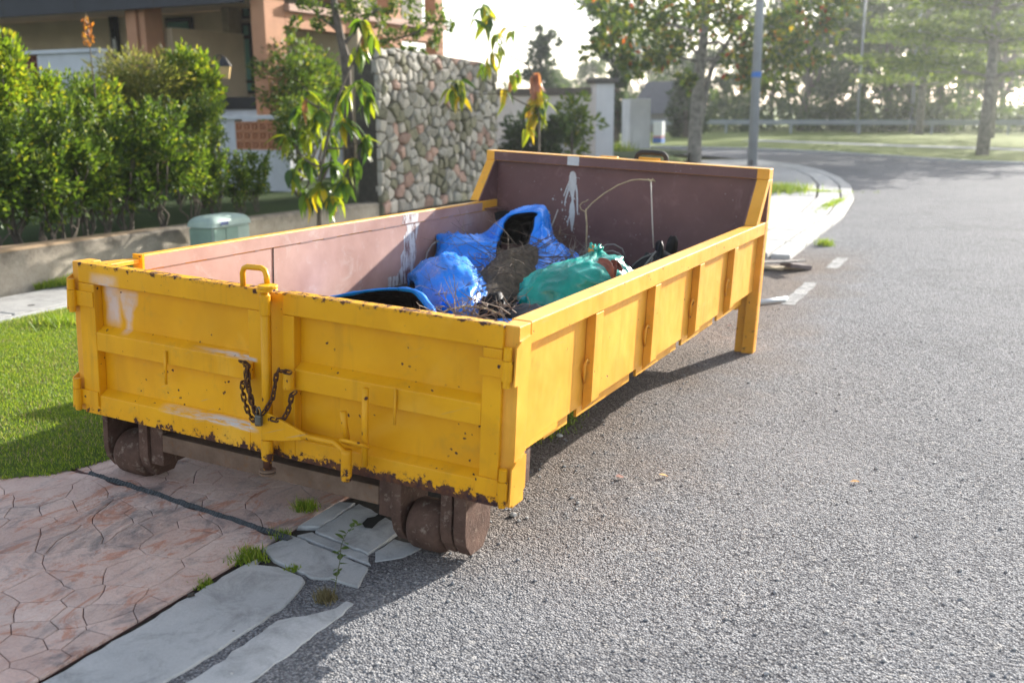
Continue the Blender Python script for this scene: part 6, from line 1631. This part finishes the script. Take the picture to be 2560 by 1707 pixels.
tuft('weed_tuft', 'lone green weed on the pavement edge behind the skip', (2062, 614), 0.0, 260, 0.05, 0.04, 0.12, None, 0.006)
tuft('weed_tuft', 'grass clump showing past the far corner of the skip', (1952, 478), 0.06, 900, 0.30, 0.06, 0.22, None, 0.012, 0.8, (1, 1.6))
tuft('weed_tuft', 'low weeds in the pavement joint right of the clump', (2020, 478), 0.065, 300, 0.22, 0.02, 0.06, None, 0.012, 0.8, (2.2, .3))
tuft('weed_tuft', 'weeds along the kerb joint of the bend', (2080, 510), 0.06, 300, 0.12, 0.02, 0.06, None, 0.012, 0.8, (.5, 5))
tuft('weed_tuft', 'taller bright weeds at the back edge of the lawn near the left door', (150, 812), 0.10, 260, 0.10, 0.05, 0.13, None, 0.006)
# leafy seedling in the gutter
sd_ = on_z(836, 1482, 0.0); e = empty('seedling', sd_); tag(e, 'thin leafy seedling growing up from the gutter joint', 'weed')
spx = [(836, 1482), (842, 1440), (850, 1400), (852, 1370), (862, 1340), (880, 1318), (900, 1312)]
dS = (sd_ - CAM).dot(RW[2])
SP = [at_d(x, y, dS - 0.002 * i) - sd_ for i, (x, y) in enumerate(spx)]
SPl = spline(SP, 4); MB().tube(SPl, [0.0022 - 0.0012 * i / (len(SPl) - 1) for i in range(len(SPl))], 5).build('stem', simple('seedling_stem', (0.10, 0.11, 0.05), 0.8), e)
lfm = leaf_mat('seedling_leaf', [(0.06, 0.11, 0.03), (0.10, 0.16, 0.04)], 0.4)
rows = [[(0.030 * t, -0.010 * math.sin(math.pi * t) - 0.0004, 0.003 * math.sin(math.pi * t)), (0.030 * t, 0, 0), (0.030 * t, 0.010 * math.sin(math.pi * t) + 0.0004, 0.003 * math.sin(math.pi * t))] for t in [k / 6 for k in range(7)]]
lme = mesh_of(MB().grid(rows), 'leaf', lfm, True)
for k in range(20):
    p = SPl[min(len(SPl) - 1, 3 + int(k * 1.1))]
    o = link_copy(lme, 'leaf', e, p); s_ = rg_.uniform(.6, 1.5); o.scale = (s_, s_, s_); o.rotation_euler = (rg_.gauss(0, .4), rg_.uniform(-.7, .3), rg_.uniform(0, 6.28))
# loose chippings on the road
def chip_mesh(seed):
    bm = bmesh.new(); bmesh.ops.create_icosphere(bm, subdivisions=1, radius=1.0); rr = random.Random(seed)
    for v in bm.verts: v.co = Vector((v.co.x * rr.uniform(.75, 1.25), v.co.y * rr.uniform(.6, 1.1), v.co.z * rr.uniform(.45, .8)))
    V = [v.co.copy() for v in bm.verts]; F = [[v.index for v in f.verts] for f in bm.faces]; bm.free(); return V, F
CH = [chip_mesh(s) for s in range(6)]
gr = MB()
for k in range(5500):
    u = rg_.random() ** 1.6
    x = 1.9 + rg_.random() ** 0.9 * (1.2 + 3.4 * u + 1.0); y = -2.3 + 8.5 * u
    if rg_.random() < 0.22: x = rg_.gauss(2.05, 0.22)
    if x < 1.72: continue
    V, F = CH[rg_.randint(0, 5)]; r = min(0.013, 0.0026 + 0.0019 * rg_.expovariate(1.0)); a = rg_.uniform(0, 6.28); ca_, sa_ = math.cos(a), math.sin(a)
    gr.mi = 0 if rg_.random() < 0.8 else 1
    gr.add([(x + r * (v.x * ca_ - v.y * sa_), y + r * (v.x * sa_ + v.y * ca_), r * (0.35 + v.z)) for v in V], F)
tag(gr.build('road_chippings', [simple('pale_chipping', (0.36, 0.355, 0.35), 0.8, 0.2, 3), simple('grey_chipping', (0.25, 0.25, 0.26), 0.8, 0.3, 3)]), 'loose stone chippings scattered over the asphalt', 'gravel', kind='stuff')
M_WST = simple('white_stone', (0.62, 0.60, 0.56), 0.8, 0.1, 4)
for (px, r, lab) in (((1283, 1290), 0.020, 'white stone on the road below the front corner post'), ((1398, 1092), 0.022, 'white stone in the shade under the side of the skip'), ((1297, 1303), 0.011, 'small pale stone right of the white stone by the corner post')):
    V, F = CH[2]; q = on_z(px[0], px[1], 0.0); m_ = MB(); m_.add([(r * v.x, r * v.y, r * (v.z + .5)) for v in V], F)
    o = m_.build('stone', M_WST); o.location = q; tag(o, lab, 'stone')
for (px, lab) in (((1670, 1190), 'orange dead leaf flat on the road, further from the skip'), ((1560, 1192), 'small brown dead leaf on the road near the skip'), ((2125, 1203), 'tiny orange leaf in the middle of the road'), ((1830, 815), 'dark dead leaf on the far asphalt')):
    q = on_z(px[0], px[1], 0.008); o = link_copy(lme, 'fallen_leaf', None, q); o.data = o.data.copy(); o.data.materials.clear(); o.data.materials.append(M_ORANGE if 'orange' in lab else M_LEAFBR)
    o.scale = (1.6, 1.6, 1.6); o.rotation_euler = (rg_.uniform(-.3, .3), rg_.uniform(-.3, .1), rg_.uniform(0, 6)); tag(o, lab, 'leaf')

# ------------------------------------------------------------------ scrap timber and pipe behind the skip
M_WOODG = simple('weathered_board', (0.36, 0.33, 0.30), 0.85, 0.25, 7)
M_WOODD = simple('brown_board', (0.17, 0.14, 0.14), 0.85, 0.25, 7)
M_WOODY = simple('split_pale_wood', (0.50, 0.42, 0.29), 0.85, 0.2, 8)
def board(label, a, b_, za, zb, w, t, m):
    A = on_z(a[0], a[1], za); B = on_z(b_[0], b_[1], zb); L = (B - A).length; d = (B - A).normalized()
    o = MB().box(0, L, -w / 2, w / 2, -t, 0).build('board', m, bevel=0.004); o.location = A
    o.rotation_euler = d.to_track_quat('X', 'Z').to_euler(); return tag(o, label, 'board', 'scrap timber behind the skip')
board('long grey board on top of the scrap timber', (1880, 656), (2004, 650), 0.05, 0.16, 0.16, 0.022, M_WOODG)
board('short dark board under the long grey one', (1965, 656), (2016, 662), 0.10, 0.05, 0.20, 0.05, M_WOODD)
board('pale split batten nearest the camera', (1880, 666), (2008, 668), 0.03, 0.03, 0.12, 0.02, M_WOODY)
board('thin pale batten half hidden by the skip foot', (1870, 662), (1958, 670), 0.05, 0.03, 0.10, 0.02, M_WOODY)
A = on_z(1880, 758, 0.03); B = on_z(1967, 746, 0.03)
o = MB().tube([A, B], 0.022, 14).build('plastic_pipe', simple('pale_blue_pvc', (0.55, 0.60, 0.64), 0.4, 0.06), smooth=True); tag(o, 'pale plastic pipe lying on the road behind the skip foot', 'pipe')
# ------------------------------------------------------------------ morning haze
hz = MB().box(-180, 200, -60, 190, -1.2, 17).build('haze', None)
hm = bpy.data.materials.new('haze_air'); hm.use_nodes = True; ht = hm.node_tree; ht.nodes.clear()
ho = ht.nodes.new('ShaderNodeOutputMaterial')
hv = nd(ht, 'ShaderNodeVolumePrincipled', {'Color': (0.93, 0.96, 1.0, 1.0), 'Density': 0.0009, 'Anisotropy': 0.72})
ht.links.new(hv.outputs[0], ho.inputs['Volume'])
hz.data.materials.clear(); hz.data.materials.append(hm)
tag(hz, 'thin pale morning haze', 'haze', kind='stuff')
